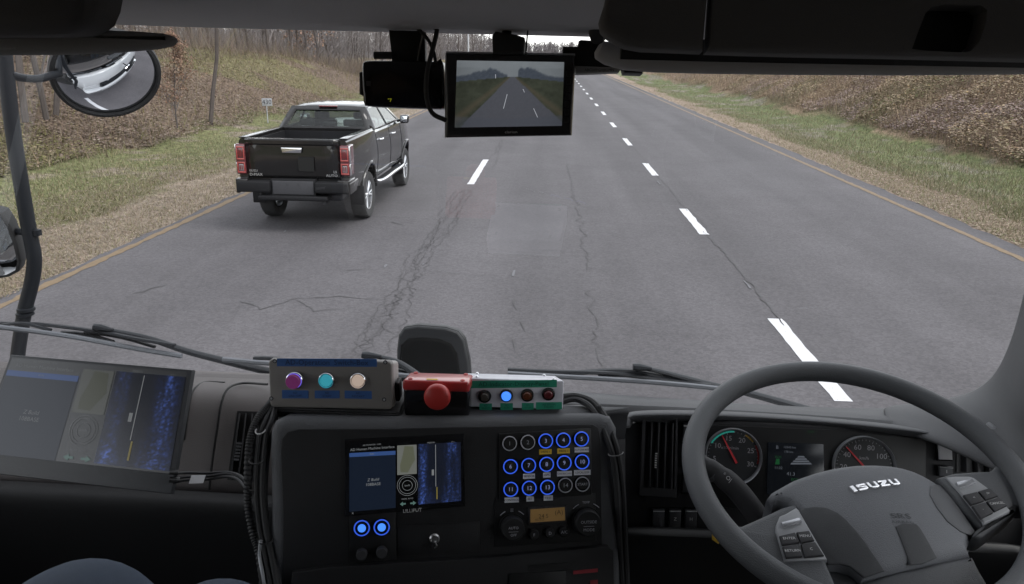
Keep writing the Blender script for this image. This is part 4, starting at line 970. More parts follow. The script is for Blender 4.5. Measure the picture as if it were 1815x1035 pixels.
gauge('tachometer', 1298, 808, 50, ['0', '5', '10', '15', '20', '25', '30'], 232, -22, 119, 'x100r/min', (-.12, .30), 'tachometer with its red needle at ten', [(M_teal, 150, 88), (M_amb, 62, 38), (M_rband, 30, -15)])
gauge('speedometer', 1529, 826, 55, ['0', '20', '40', '60', '80', '100', '120', '140'], 222, -42, 133, 'km/h', (0, .28), 'speedometer with its red needle at forty')
# centre display of the cluster
M_scr = nmat('cluster_screen', (.008, .01, .013), .2, emit=(.10, .12, .16), es=.008)
M_grn = emis('green_icon', (.05, .5, .15), .08); M_pale = emis('pale_icon', (.5, .55, .65), .13)
m_ = MB(fc.M); m_.prism(fc.poly([(1360, 783), (1458, 786), (1460, 880), (1358, 875)]), .0035, .006, .001); ds = m_.build('cluster_display', M_scr, dash)
m_ = MB(fc.M); m_.m(M_pale)
def tx(m_, s_, size, px, py, z=.0065, fr=fc, **k): u = fr.uv(px, py); m_.text(s_, size, u[0], u[1], z, **k)
tx(m_, 'B', .008, 1376, 792); tx(m_, '12345 km', .005, 1398, 792); tx(m_, '178 km', .005, 1396, 800)
for k in range(4):
    y = 807+k*4; wv = 7+k*4; m_.poly([(*u, .0066) for u in fc.poly([(1418-wv, y+3), (1418+wv, y+3), (1418+wv-2, y), (1418-wv+2, y)])])
tx(m_, '11:32', .006, 1378, 828); tx(m_, '41.3', .008, 1400, 839)
m_.m(M_grn); m_.poly([(*u, .0066) for u in fc.poly([(1374, 812), (1380, 812), (1380, 822), (1372, 822)])]); tx(m_, 'ECO', .005, 1378, 809); tx(m_, 'ECO', .006, 1407, 849); tx(m_, 'AUTO', .004, 1436, 765, z=.0045)
m_.build('readout', None, ds)

# ------------------------------------------------------------------ centre console
ZS = 1.918
con = thing('centre_console', 'black centre console standing below the three control boxes', 'console', (-.15, 1.05, 1.38))
A0 = PZ(480, 745, ZS); 
fk = Fr(P(500, 990, .925), P(1080, 964, 1.005), P(500, 770, .985))
M_con = nmat('console_black_plastic', (.009, .009, .010), .6, bump=.3, bscale=800, spec=.4)
bodyo = fk.poly([(476, 1200), (478, 1000), (479, 900), (477, 800), (478, 765), (486, 748), (505, 740), (700, 741), (1000, 737), (1065, 735), (1085, 740), (1096, 760), (1098, 900), (1102, 1000), (1105, 1200)])
m_ = MB(fk.M); m_.prism(bodyo, -.16, -.001, .016, 4); m_.build('console_body', M_pl, con)
m_ = MB(); tp = [(PZ(a, b, ZS-.001)) for a, b in ((484, 744), (700, 744), (1075, 738))]
m_.grid([[Vector((-.42, 1.16, ZS-.07)), Vector((-.1, 1.16, ZS-.07)), Vector((.135, 1.16, ZS-.07))], [Vector((-.42, 1.135, ZS-.012)), Vector((-.1, 1.135, ZS-.012)), Vector((.135, 1.135, ZS-.012))], [Vector((-.42, 1.12, ZS-.002)), Vector((-.1, 1.12, ZS-.002)), Vector((.135, 1.12, ZS-.002))], [tp[0]+Vector((0, .03, 0)), tp[1]+Vector((0, .02, 0)), tp[2]+Vector((0, .02, 0))], [tp[0]+Vector((0, .0, -.004)), tp[1]+Vector((0, 0, -.004)), tp[2]+Vector((0, 0, -.004))], [tp[0]+Vector((0, -.004, -.02)), tp[1]+Vector((0, -.004, -.02)), tp[2]+Vector((0, -.004, -.02))]])
m_.build('console_top', M_pl, con, thick=.01, sharp=60)
io = fk.poly([(501, 1200), (502, 900), (498, 800), (500, 778), (510, 766), (530, 761), (700, 760), (1000, 753), (1050, 752), (1060, 758), (1064, 780), (1070, 1200)])
m_ = MB(fk.M); m_.prism(io, -.002, .002, .0015); m_.build('face_panel', M_con, con)
lw = fk.poly([(500, 1200), (520, 1010), (590, 1000), (850, 985), (1075, 964), (1085, 972), (1090, 1200)])
m_ = MB(fk.M); m_.prism(lw, .002, .012, .004); m_.build('lower_tray', M_con, con)
m_ = MB(fk.M); m_.prism(fk.poly([(935, 997), (1010, 992), (1010, 1000), (935, 1005)]), .012, .014); m_.prism(fk.poly([(900, 1012), (1000, 1006), (1000, 1060), (900, 1060)]), .012, .015, .002); m_.build('card_slot', M_black, con)
M_redlab = nmat('red_label', (.32, .03, .04), .5)
m_ = MB(fk.M); m_.prism(fk.poly([(1013, 1007), (1056, 1003), (1056, 1009), (1013, 1013)]), .012, .0135); m_.prism(fk.poly([(1043, 1024), (1056, 1023), (1056, 1040), (1043, 1040)]), .012, .0135); m_.build('red_label', M_redlab, con)
M_keym = nmat('key_metal', (.5, .5, .5), .3, .9)
m_ = MB(fk.M); m_.prism(fk.poly([(705, 932), (808, 926), (850, 924), (850, 976), (705, 985)]), .002, .004, .001); dr_ = m_.build('drawer', M_con, con)
c = fk.uv(770, 953); m_ = MB(fk.M @ Matrix.Translation((*c, .004))); r = fk.rad(770, 953, 9); m_.lathe([(r, 0), (r, .003), (r*.75, .005), (r*.7, .003), (0, .003)], seg=24); m_.box(-.001, .001, -r*.5, r*.5, .003, .005); m_.tube(smooth([(0, -.003, .005), (.003, -.008, .010), (0, -.012, .006)], 4), .001, 6); m_.build('lock', M_keym, dr_)
# the two glowing round buttons and two plain ones
M_blue = emis('blue_led', (.04, .12, .80), .8); M_bluec = emis('bright_blue_led', (.06, .24, 1.0), 1.25); M_off = nmat('unlit_ring', (.40, .40, .44), .45)
def rbut(name, fr, px, py, rp, ringm, capm, parent, z=.002, capr=.0, txt=None, tm=None, group=None, label=None):
    c = fr.uv(px, py); r = fr.rad(px, py, rp); Mx = fr.M @ Matrix.Translation((*c, z))
    m_ = MB(Mx); m_.lathe([(r*1.08, 0), (r*1.08, .002), (r, .0035), (r*.80, .0035), (r*.78, .0015), (0, .0015)], seg=28); o = m_.build(name, M_gloss, parent, label=label)
    m_ = MB(Mx); m_.lathe([(r*.99, .0034), (r*.94, .0048), (r*.87, .0048), (r*.82, .0034)], seg=36); m_.build('ring', ringm, o)
    m_ = MB(Mx); m_.lathe([(r*.72, .0015), (r*.72, .003), (r*.66, .004), (0, .0042)], seg=24); m_.build('cap', M_black, o)
    if capm: m_ = MB(Mx); m_.lathe([(r*capr, .004), (r*capr*.9, .0052), (0, .006)], seg=24); m_.build('lens', capm, o)
    if txt: m_ = MB(Mx); m_.text(txt, r*.75, 0, 0, .0046); m_.build('number', tm, o)
    return o
sp_ = thing('button_plate', 'small black plate with two glowing blue round buttons above two unlit ones', 'switch panel', fk.M @ Vector((*fk.uv(660, 985), .002)))
m_ = MB(fk.M); m_.prism(fk.poly([(620, 912), (702, 906), (703, 990), (620, 996)]), .002, .005, .0015); m_.build('plate', M_black, sp_)
rbut('round_button', fk, 642, 933.5, 14.5, M_blue, M_bluec, sp_, .005, .5); rbut('round_button', fk, 677, 932, 14.5, M_blue, M_bluec, sp_, .005, .5)
for px, py in ((642, 979), (677, 975)):
    c = fk.uv(px, py); r = fk.rad(px, py, 10); m_ = MB(fk.M @ Matrix.Translation((*c, .005))); m_.lathe([(r, 0), (r, .009), (r*.85, .012), (0, .012)], seg=24); m_.build('plain_button', M_pldk, sp_)
# numbered button panel
bp_ = thing('keypad', 'black panel of fifteen numbered round buttons, most ringed in blue light', 'button panel', fk.M @ Vector((*fk.uv(965, 880), .002)))
m_ = MB(fk.M); m_.prism(fk.poly([(884, 768), (1046, 758), (1048, 876), (884, 888)]), .002, .006, .002); m_.build('plate', M_black, bp_)
M_numl = emis('lit_number', (.35, .4, .7), .45); M_numd = nmat('plain_number', (.42, .42, .46), .5)
M_tapew = nmat('white_label_tape', (.75, .75, .76), .6); M_tapey = nmat('yellow_label_tape', (.75, .48, .04), .6)
cols_ = [(902, 934, 965.5, 996.5, 1028.5), (903.5, 935.5, 967, 998, 1029.5), (904, 936.5, 968.5, 1000, 1030)]
rows_ = [(784.5, 782.5, 780, 778.5, 776.5), (825, 823, 821, 818.5, 816.5), (865, 863, 861.5, 858, 856)]
names = ['1', '2', '3', '4', '5', '6', '7', '8', '9', '10', '11', '12', '13', '14', 'START']
dark = {0, 1, 13, 14}
tapes = {2: ('y', 22, 'DRIVE 1'), 3: ('y', 22, 'DRIVE 2'), 4: ('w', 25, 'AUTOWARE'), 6: ('w', 21, 'SENSOR'), 7: ('w', 13, 'GPS'), 8: ('w', 26, 'CAN RECORD'), 9: ('w', 29, 'LOCALIZER'), 10: ('w', 25, 'CONTROL'), 11: ('w', 13, 'SET'), 12: ('w', 16, 'TEST')}
for k in range(15):
    px, py = cols_[k//5][k % 5], rows_[k//5][k % 5]; lit = k not in dark
    o = rbut('round_button', fk, px, py, 13.2, M_blue if lit else M_off, None, bp_, .006, txt=names[k] if k < 14 else None, tm=M_numl if lit else M_numd, label='round button %s with a %s ring' % (('number '+names[k]) if k < 14 else 'of the last place', 'glowing blue' if lit else 'plain grey'))
    if k == 14:
        m_ = MB(fk.M @ Matrix.Translation((*fk.uv(px, py), .006))); m_.text('START', .0055, 0, 0, .0046); m_.build('number', M_numd, o)
    if k in tapes:
        t, wd, s_ = tapes[k]; dx = (1 if k < 10 else 2)-(1 if k == 2 else 0)
        a = fk.uv(px+dx, py+19.5); hw = fk.rad(px, py, wd/2); hh = fk.rad(px, py, 4.3)
        Mx = fk.M @ Matrix.Translation((*a, .006)); m_ = MB(Mx); m_.prism([(-hw, -hh), (hw, -hh), (hw, hh), (-hw, hh)], 0, .001); tp_ = m_.build('label_tape', M_tapey if t == 'y' else M_tapew, bp_)
        m_ = MB(Mx); m_.text(s_, min(hh*1.3, hw*3.0/len(s_)), 0, 0, .0014); m_.build('lettering', M_ink, tp_)
# climate controls
cl_ = thing('climate_control', 'black heater control with an amber display between two round dials', 'climate control', fk.M @ Vector((*fk.uv(970, 960), .002)))
m_ = MB(fk.M); m_.prism(fk.poly([(876, 884), (1054, 873), (1056, 958), (876, 968)]), .002, .004, .0015); m_.build('plate', M_black, cl_)
M_lcd = nmat('amber_lcd', (.16, .10, .04), .3, emit=(.42, .25, .09), es=.05); M_lcdi = nmat('lcd_ink', (.05, .035, .02), .4)
m_ = MB(fk.M); m_.prism(fk.poly([(935, 898), (1002, 894), (1003, 924), (935, 928)]), .004, .007, .0015); b_ = m_.build('display_bezel', M_pldk, cl_)
m_ = MB(fk.M); m_.prism(fk.poly([(939, 901), (999, 897), (1000, 920), (939, 924)]), .007, .0075); m_.build('lcd', M_lcd, b_)
m_ = MB(fk.M); tx(m_, '24.5', .009, 962, 913, .0078, fk); tx(m_, '(A)', .010, 989, 906, .0078, fk); tx(m_, 'AUTO', .005, 955, 919, .0078, fk); m_.build('digits', M_lcdi, b_)
for px, py, a, b, top in ((907, 932, 'AUTO', 'OFF', '≡'), (1038, 922, 'OUTSIDE', 'MODE', 'TEMP')):
    c = fk.uv(px, py); r = fk.rad(px, py, 21 if px < 950 else 23); Mx = fk.M @ Matrix.Translation((*c, .004)); m_ = MB(Mx); m_.lathe([(r*1.1, 0), (r*1.08, .004), (r, .004), (r*.96, .016), (r*.88, .018), (0, .018)], seg=36); d = m_.build('dial', M_con, cl_)
    m_ = MB(Mx); m_.text(a, r*.30, 0, r*.12, .0185); m_.text(b, r*.30, 0, -r*.45, .0185); m_.tube([(-r*.4, -r*.18, .0185), (r*.4, -r*.18, .0185)], .0003, 3)
    if top == 'TEMP': m_.text(top, r*.24, 0, r*1.38, .001)
    else:
        for k in range(3): m_.tube([(-.0022, r*(1.26+.1*k), .001), (.0022, r*(1.26+.1*k), .001)], .0005, 3)
    for s_ in (-1, 1):
        aa = [R_(90+s_*t) for t in (24, 32, 40, 46)]; m_.tube([(r*1.38*math.cos(t), r*1.38*math.sin(t), .001) for t in aa], .0006, 4)
    m_.build('lettering', M_numd, d)
for px, py, s_ in ((945, 945, 'F'), (973, 942, 'D'), (998, 940, 'A/C')):
    c = fk.uv(px, py); r = fk.rad(px, py, 9); Mx = fk.M @ Matrix.Translation((*c, .004)); m_ = MB(Mx); m_.lathe([(r, 0), (r, .005), (r*.85, .0065), (0, .0065)], seg=20); d = m_.build('push_button', M_con, cl_)
    m_ = MB(Mx); m_.text(s_, r*.8, 0, 0, .007); m_.build('symbol', M_numd, d)

# ------------------------------------------------------------------ screens
def lidar_mat(name, c, s, sc, seed):
    m = bpy.data.materials.new(name); m.use_nodes = True; n = m.node_tree; b = n.nodes['Principled BSDF']; b.inputs['Base Color'].default_value = (.01, .012, .02, 1); b.inputs['Roughness'].default_value = .3
    tc = n.nodes.new('ShaderNodeTexCoord'); mp = n.nodes.new('ShaderNodeMapping'); mp.inputs['Scale'].default_value = (sc, sc*.25, sc*.25); mp.inputs['Location'].default_value = (seed, 0, 0)
    a = n.nodes.new('ShaderNodeTexNoise'); a.inputs['Scale'].default_value = 1; a.inputs['Detail'].default_value = 2
    d = n.nodes.new('ShaderNodeTexNoise'); d.inputs['Scale'].default_value = sc*4; d.inputs['Detail'].default_value = 4; d.inputs['Roughness'].default_value = .8
    n.links.new(tc.outputs['Object'], mp.inputs[0]); n.links.new(mp.outputs[0], a.inputs['Vector']); n.links.new(tc.outputs['Object'], d.inputs['Vector'])
    r1 = n.nodes.new('ShaderNodeMapRange'); r1.inputs['From Min'].default_value = .44; r1.inputs['From Max'].default_value = .66
    r2 = n.nodes.new('ShaderNodeMapRange'); r2.inputs['From Min'].default_value = .38; r2.inputs['From Max'].default_value = .66
    n.links.new(a.outputs['Fac'], r1.inputs['Value']); n.links.new(d.outputs['Fac'], r2.inputs['Value'])
    mu = n.nodes.new('ShaderNodeMath'); mu.operation = 'MULTIPLY'; n.links.new(r1.outputs[0], mu.inputs[0]); n.links.new(r2.outputs[0], mu.inputs[1])
    m2 = n.nodes.new('ShaderNodeMath'); m2.operation = 'MULTIPLY'; n.links.new(mu.outputs[0], m2.inputs[0]); m2.inputs[1].default_value = s
    b.inputs['Emission Color'].default_value = (*c, 1); n.links.new(m2.outputs[0], b.inputs['Emission Strength']); return m
def ui(q, Mx, parent, k, tag_, heading, gray=1.0):
    """the driving display: q four frame corners bl, br, tr, tl; k brightness"""
    q = [Vector(a) for a in q]; g = lambda u, v: tuple(q[0].lerp(q[1], u).lerp(q[3].lerp(q[2], u), v))
    W_ = (q[1]-q[0]).length; Hh = (q[3]-q[0]).length; rt = math.atan2((q[1]-q[0]).y, (q[1]-q[0]).x)
    hz2 = tag_ == 'large'; E_ = lambda n, c, s: hazy_coat(emis(tag_+n, c, s*k)) if hz2 else emis(tag_+n, c, s*k)
    m_ = MB(Mx); m_.keep = True
    def R(u0, u1, v0, v1, z=.0004): m_.f([m_.v((*g(a, b), z)) for a, b in ((u0, v0), (u1, v0), (u1, v1), (u0, v1))])
    def T(s, sz, u, v, **kw): m_.text(s, sz*Hh, *g(u, v), .0009, rot=rt, **kw)
    m_.m(E_('_navy', (.022, .036, .07), 1)); R(.0, .41, 0, .86, .0003)
    m_.m(E_('_bar', (.10, .22, .62), 1)); R(.0, .41, .815, .875)
    m_.m(E_('_map', (.42*gray, .44*gray, .40*gray), 1)); R(.425, .60, .50, .955)
    m_.m(E_('_land', (.30*gray, .32*gray, .22*gray), 1)); m_.f([m_.v((*g(a, b), .0006)) for a, b in ((.455, .54), (.52, .53), (.55, .62), (.585, .72), (.57, .93), (.49, .94), (.475, .8), (.45, .65))])
    m_.m(E_('_white', (.55, .58, .60), 1)); T(heading, .055, .205, .93); T('AD MONITOR  12:04', .03, .2, .985); T('RUN', .03, .2, .845)
    T('Z Build', .06, .21, .455, shear=.2); T('108BASE', .062, .21, .385); T('x', .05, .03, -.02)
    for r in (.19, .155): m_.tube([(g(.515, .33)[0]+r*Hh*.8*math.cos(t), g(.515, .33)[1]+r*Hh*.8*math.sin(t), .0006) for t in np.linspace(0, 2*math.pi, 28, endpoint=False)], .0003, 3, closed=True)
    m_.tube([(g(.515, .33)[0]+r*.075*Hh*math.cos(t), g(.515, .33)[1]+r*.075*Hh*math.sin(t), .0006) for t, r in zip(np.linspace(0, 2*math.pi, 16, endpoint=False), [1]*16)], .0003, 3, closed=True)
    T('km/h', .04, .515, .33); R(.768, .774, .28, .94, .0007); R(.735, .755, .46, .55, .0007); T('MISSION', .03, .73, .975); T('a b c', .03, .93, .975); T('MODE  AUTO', .028, .515, .125)
    m_.m(E_('_arrow', (.25, .45, .40), 1))
    for s_, u in ((-1, .475), (1, .565)): m_.f([m_.v((*g(u+s_*a, .05+b), .0006)) for a, b in ((-.025, -.012), (0, -.012), (0, -.035), (.028, 0), (0, .035), (0, .012), (-.025, .012))])
    m_.m(E_('_yellow', (.55, .45, .10), 1)); R(.776, .786, .08, .27, .0007)
    def lid(u, v):
        n1 = np.clip(fbm(u*9+W_*90, v*1.6, 1.0)*2.2-.75, 0, 1); n2 = rng.random(len(u))**1.5; n3 = np.clip(vnoise(u*40, v*60, 1)*1.6-.5, 0, 1)
        side = np.exp(-((u-.10-.04*v)/.10)**2)+1.2*np.exp(-((u-.78)/.15)**2)+.7*np.clip(.35-v, 0, 1)*2
        k_ = 1.25*np.clip(side*(.2+n1)*(.35+.65*n2)*(.4+n3), 0, 1.3)**1.5
        return np.stack([.012+.07*k_, .016+.14*k_, .03+.52*k_], 1)
    picture('point_cloud', Mx, [g(.61, .02), g(1.0, .02), g(1.0, .96), g(.61, .96)], .0002, 56, 90, lid, k*1.7, parent, hz2)
    return m_.build('screen_picture', None, parent)
M_panel = nmat('screen_glass_black', (.008, .009, .012), .10)
sc = thing('built_in_display', 'built in touch display on the console face showing a map and blue point cloud', 'display', fk.M @ Vector((*fk.uv(720, 840), .002)))
m_ = MB(fk.M); m_.prism(fk.poly([(612, 778), (822, 768), (824, 896), (612, 914)]), .002, .007, .002); fbz = m_.build('bezel', M_gloss, sc)
ui(fk.poly([(620, 905), (817, 888), (816, 778), (620, 787)]), fk.M @ Matrix.Translation((0, 0, .0072)), fbz, .27, 'small', 'AD Human Machine Interface')
m_ = MB(fk.M @ Matrix.Translation((0, 0, .0075))); u_ = fk.uv(731, 903); m_.text('LILLIPUT', .0072, *u_, rot=.04); m_.build('lettering', M_wtxt, fbz)

# portable monitor leaning on the left of the dashboard
pm = Fr(P(-55, 834, 1.0), P(303, 876, .975), P(18, 628, 1.10))
brc, trc = pm.uv(303, 876), pm.uv(341, 655); tlc, blc = pm.uv(18, 628), pm.uv(-58, 834)
mon = thing('portable_monitor', 'large portable monitor leaning on the left of the dashboard, reflecting the side window', 'monitor', P(120, 860, .99))
m_ = MB(pm.M); m_.m(nmat('monitor_grey', (.05, .052, .057), .5, bump=.1)); m_.prism([blc, brc, trc, tlc], -.010, 0, .003, 2); cas = m_.build('case', None, mon)
C4 = [Vector(blc), Vector(brc), Vector(trc), Vector(tlc)]; gg = lambda u, v: tuple(C4[0].lerp(C4[1], u).lerp(C4[3].lerp(C4[2], u), v))
M_haze = nmat('smudged_screen_glass', (.012, .013, .016), .42, spec=1.0, coat=1)
m_ = MB(pm.M); m_.prism([gg(.018, .155), gg(.975, .155), gg(.975, .975), gg(.018, .975)], 0, .0006); spn = m_.build('screen', M_haze, mon)
ui([gg(.02, .155), gg(.975, .155), gg(.975, .965), gg(.02, .965)], pm.M @ Matrix.Translation((0, 0, .0007)), spn, .16, 'large', 'AD Human Machine Interface', .6)
m_ = MB(pm.M); m_.box(gg(.3, .1)[0], gg(.7, .1)[0], gg(.3, .02)[1], gg(.7, .5)[1], -.03, -.011, .004); m_.build('stand', M_black, mon); hazy_coat(M_haze)

# ------------------------------------------------------------------ three control boxes and the mat
def on_shelf(px, py, z=ZS): return PZ(px, py, z)
M_boxg = nmat('box_grey_metal', (.19, .18, .17), .5, bump=.15, bscale=500); M_boxe = nmat('box_edge', (.36, .34, .33), .45, bump=.1)
M_bluet = nmat('blue_label_tape', (.035, .10, .28), .5); M_bink = nmat('tape_ink', (.012, .025, .07), .5)
Ym = 1.045
m_ = MB(); a = P(490, 737, Ym); b = P(712, 738, Ym+.01)
for k in range(4):
    z = ZS+.0005+k*.0032; m_.box(a.x+.004*random.random(), b.x-.004*random.random(), Ym+.002*(k % 2), Ym+.075, z, z+.0027, .001)
tag(m_.build('rubber_mat', M_rub), 'layered dark ribbed rubber mat under the grey switch box', 'mat')
ZB = ZS+.0135
f0 = P(478, 719, Ym); f0.z = ZB
bx = Fr(Vector((P(478, 719, Ym).x, Ym, ZB)), Vector((P(697, 722, Ym).x, Ym+.006, ZB)), Vector((P(478, 719, Ym).x, Ym+.010, ZB+.08)))
q = bx.poly([(477, 718), (695, 719), (699, 639), (481, 632)])
sb = thing('switch_box', 'grey metal switch box with three round push buttons and blue label tapes', 'switch box', bx.o+Vector((.09, .03, 0)))
w_, h_ = q[1][0]-q[0][0], q[3][1]-q[0][1]
base = rrect(0, w_, 0, h_, .006)
m_ = MB(bx.M); m_.prism(base, -.055, -.0125, .004, 3)
_t = bx.M.inverted()
for v_ in m_.bm.verts: q_ = _t @ v_.co; q_.y += .24*q_.z; v_.co = bx.M @ q_
m_.build('enclosure', M_boxe, sb)
m_ = MB(bx.M); m_.prism(rrect(.0005, w_-.0005, .0005, h_-.0005, .006), -.012, 0, .003, 3); lid = m_.build('lid', M_boxg, sb)
for px, py in ((487, 640), (683, 642), (481, 706), (681, 708)):
    c = bx.uv(px, py); m_ = MB(bx.M @ Matrix.Translation((*c, 0))); m_.m(M_ink); m_.prism(circ(0, 0, .0032, 14), 0, .0004); m_.m(M_galv); m_.prism(circ(0, 0, .0017, 12), .0004, .0010); m_.build('screw', None, lid)
def tape(pts, fr, mat, parent, txt, ink, size, lines=1):
    q = fr.poly(pts); m_ = MB(fr.M); m_.prism(q, 0, .0005); t = m_.build('label_tape', mat, parent)
    c = (sum(p[0] for p in q)/4, sum(p[1] for p in q)/4); r = math.atan2(q[1][1]-q[0][1], q[1][0]-q[0][0]); m_ = MB(fr.M)
    T_ = txt.split('|')
    for i, s_ in enumerate(T_): m_.text(s_, size, c[0], c[1]+(len(T_)-1-2*i)*size*.5, .0008, rot=r)
    m_.build('lettering', ink, t)
tape([(491, 649), (668, 650), (668, 636), (491, 635)], bx, M_bluet, lid, 'AD-Operation  Switch-Box', M_bink, .0112)
tape([(500, 706), (547, 706), (547, 692), (500, 691)], bx, M_bluet, lid, 'AD|ON / OFF', M_bink, .0048)
tape([(558, 706), (602, 706), (602, 692), (558, 692)], bx, M_bluet, lid, 'AD|START', M_bink, .0048)
tape([(611, 706), (659, 707), (659, 693), (611, 692)], bx, M_bluet, lid, 'AD|RESTART', M_bink, .0048)
M_pur = nmat('purple_lens', (.09, .015, .05), .25, emit=(.16, .03, .13), es=.16); M_cyan = emis('cyan_lens', (.05, .40, .50), .62); M_peach = emis('peach_lens', (.56, .44, .36), .70); M_vio = emis('violet_glow', (.2, .15, .95), .9)
for px, py, rp, lens, hgt, nm in ((523, 673, 16, M_pur, .012, 'raised dark purple button with a violet glow at its edge'), (579, 673.5, 15, M_cyan, .004, 'lit cyan button'), (635, 674, 15, M_peach, .004, 'lit peach button')):
    c = bx.uv(px, py); r = bx.rad(px, py, rp); Mx = bx.M @ Matrix.Translation((*c, 0)); m_ = MB(Mx)
    m_.lathe([(r*1.05, 0), (r*1.03, .002), (r*.95, .005), (r*.86, .006), (r*.78, .004), (r*.78, .001)], seg=36); o = m_.build('push_button', M_chrome, sb, label=nm)
    if hgt > .01: m_ = MB(Mx); m_.lathe([(r*.80, .0), (r*.80, .007), (0, .007)], seg=30); m_.build('glow_ring', M_vio, o)
    m_ = MB(Mx); k_ = .80 if hgt > .01 else .70; m_.lathe([(r*k_, .007 if hgt > .01 else .0), (r*k_, hgt), (r*k_*.9, hgt+.0015), (0, hgt+.002)], seg=30); m_.build('lens', lens, o)
m_ = MB(); e0 = bx.M @ Vector((w_+.004, .018, -.03))
m_.box(e0.x-.003, e0.x+.004, e0.y-.012, e0.y+.012, e0.z-.010, e0.z+.022, .003); m_.build('side_clip', M_rub, sb)
# emergency stop
Ye = on_shelf(770, 741).y
M_red = nmat('red_plastic', (.42, .035, .035), .32, coat=.4); M_redb = nmat('red_button_plastic', (.42, .03, .025), .45)
xa, xb = P(716, 741, Ye).x, P(831, 741, Ye).x
es = Fr(Vector((xa, Ye, ZS)), Vector((xb, Ye+.002, ZS)), Vector((xa, Ye+.002, ZS+.06)))
wd = xb-xa; ht = es.uv(720, 672)[1]
em = thing('emergency_stop', 'black emergency stop box with a red top and a big red mushroom button', 'stop button', es.o+Vector((wd/2, .03, 0)))
m_ = MB(); m_.box(xa, xb, Ye, Ye+.060, ZS, ZS+ht*.80, .006)
for v_ in m_.bm.verts: v_.co.z -= .22*(v_.co.y-Ye)*(v_.co.z > ZS+.02)
m_.build('base', M_gloss, em)
m_ = MB(); zt_ = ZS+ht*.80; m_.box(xa-.001, xb+.001, Ye-.001, Ye+.062, zt_-.006, zt_+.012, .005)
for v_ in m_.bm.verts: v_.co.z -= .22*(v_.co.y-Ye)
rl = m_.build('lid', M_red, em)
m_ = MB(); m_.box(P(755, 672, Ye).x, P(775, 672, Ye).x, Ye+.003, Ye+.007, zt_+.012, zt_+.0125); m_.build('yellow_mark', M_tapey, rl)
for x in (xa+.01, xb-.01):
    for y in (Ye+.007, Ye+.054): m_ = MB(); m_.lathe([(.004, zt_+.0115), (.003, zt_+.0135), (0, zt_+.014)], (x, y, -.22*(y-Ye)), 'z', 12); m_.build('screw', M_redb, rl)
c = es.uv(774, 707, .028); r = es.rad(774, 707, 24)*.97; Mx = es.M @ Matrix.Translation((*c, 0)); m_ = MB(Mx); m_.m(M_redb); m_.lathe([(r*.62, 0), (r*.55, .012), (r*.95, .015), (r, .021), (r*.94, .026), (r*.80, .0285), (0, .0300)], seg=40); m_.build('mushroom_button', None, em)
# white indicator box
za = P(840, 729, on_shelf(840, 730).y); Yi = on_shelf(920, 729).y+.004
M_whb = nmat('white_box_paint', (.66, .66, .72), .4, bump=.1); M_green = nmat('green_label_tape', (.03, .30, .19), .5); M_gink = nmat('green_ink', (.012, .09, .06), .5)
xa, xb = P(832, 729, Yi).x, P(998, 728, Yi).x
ib = Fr(Vector((xa, Yi, ZS+.003)), Vector((xb, Yi+.001, ZS+.003)), Vector((xa, Yi+.004, ZS+.06)))
q = ib.poly([(832, 729), (998, 727), (998, 671), (833, 674)]); wd = q[1][0]; ht = .5*(q[2][1]+q[3][1]); T0 = ib.M
ind = thing('indicator_box', 'white metal indicator box with four lamps, the second glowing blue, and green tapes', 'indicator box', ib.o+Vector((wd/2, .03, 0)))
m_ = MB(T0); m_.box(0, wd, 0, ht, -.060, 0, .0025, M=Matrix(((1, 0, .2, 0), (0, 1, .22, 0), (0, 0, 1, 0), (0, 0, 0, 1)))); cs = m_.build('case', M_whb, ind)
for x, z in ((.012, -.008), (wd-.014, -.008), (.018, -.052), (wd-.02, -.052)):
    m_ = MB(T0 @ Matrix.Translation((x+.2*z, ht+.22*z, z)) @ Matrix.Rotation(-math.pi/2, 4, 'X')); m_.lathe([(.0028, 0), (.0028, .0015), (.0015, .003), (0, .003)], seg=12); m_.build('screw', M_chrome, ind)
tape([(834, 688), (987, 686), (987, 673), (834, 675)], ib, M_green, cs, 'AD-Indicator-Display-Panel', M_gink, .0098)
tape([(850, 727), (872, 727), (872, 715), (850, 715)], ib, M_green, cs, 'AD|READY', M_gink, .004); tape([(887, 726.5), (909, 726.5), (909, 714.5), (887, 714.5)], ib, M_green, cs, 'AD|RUN', M_gink, .004)
tape([(925, 726), (946, 726), (946, 714), (925, 714)], ib, M_green, cs, 'AD|STOP', M_gink, .004); tape([(950, 725.5), (996, 725), (996, 712.5), (950, 713)], ib, M_green, cs, 'AD SYSTEM|FAILURE', M_gink, .004)
for px, py, mt, nm in ((859, 702, nmat('dark_lens_grey', (.07, .06, .05), .3), 'unlit grey lamp'), (897.5, 701, M_bluec, 'lit blue lamp'), (934.5, 700, nmat('dark_lens_amber', (.12, .035, .015), .3), 'unlit amber lamp'), (972, 698, nmat('dark_lens_red', (.11, .02, .022), .3), 'unlit red lamp')):
    c = ib.uv(px, py); r = ib.rad(px, py, 11.8); Mx = T0 @ Matrix.Translation((*c, 0)); m_ = MB(Mx); m_.lathe([(r, 0), (r*.98, .003), (r*.85, .005), (r*.74, .003), (r*.74, .001)], seg=30); o = m_.build('lamp', M_black, ind, label=nm)
    m_ = MB(Mx); m_.lathe([(r*.72, .001), (r*.70, .005), (r*.5, .0075), (0, .0085)], seg=24); m_.build('lens', mt, o)

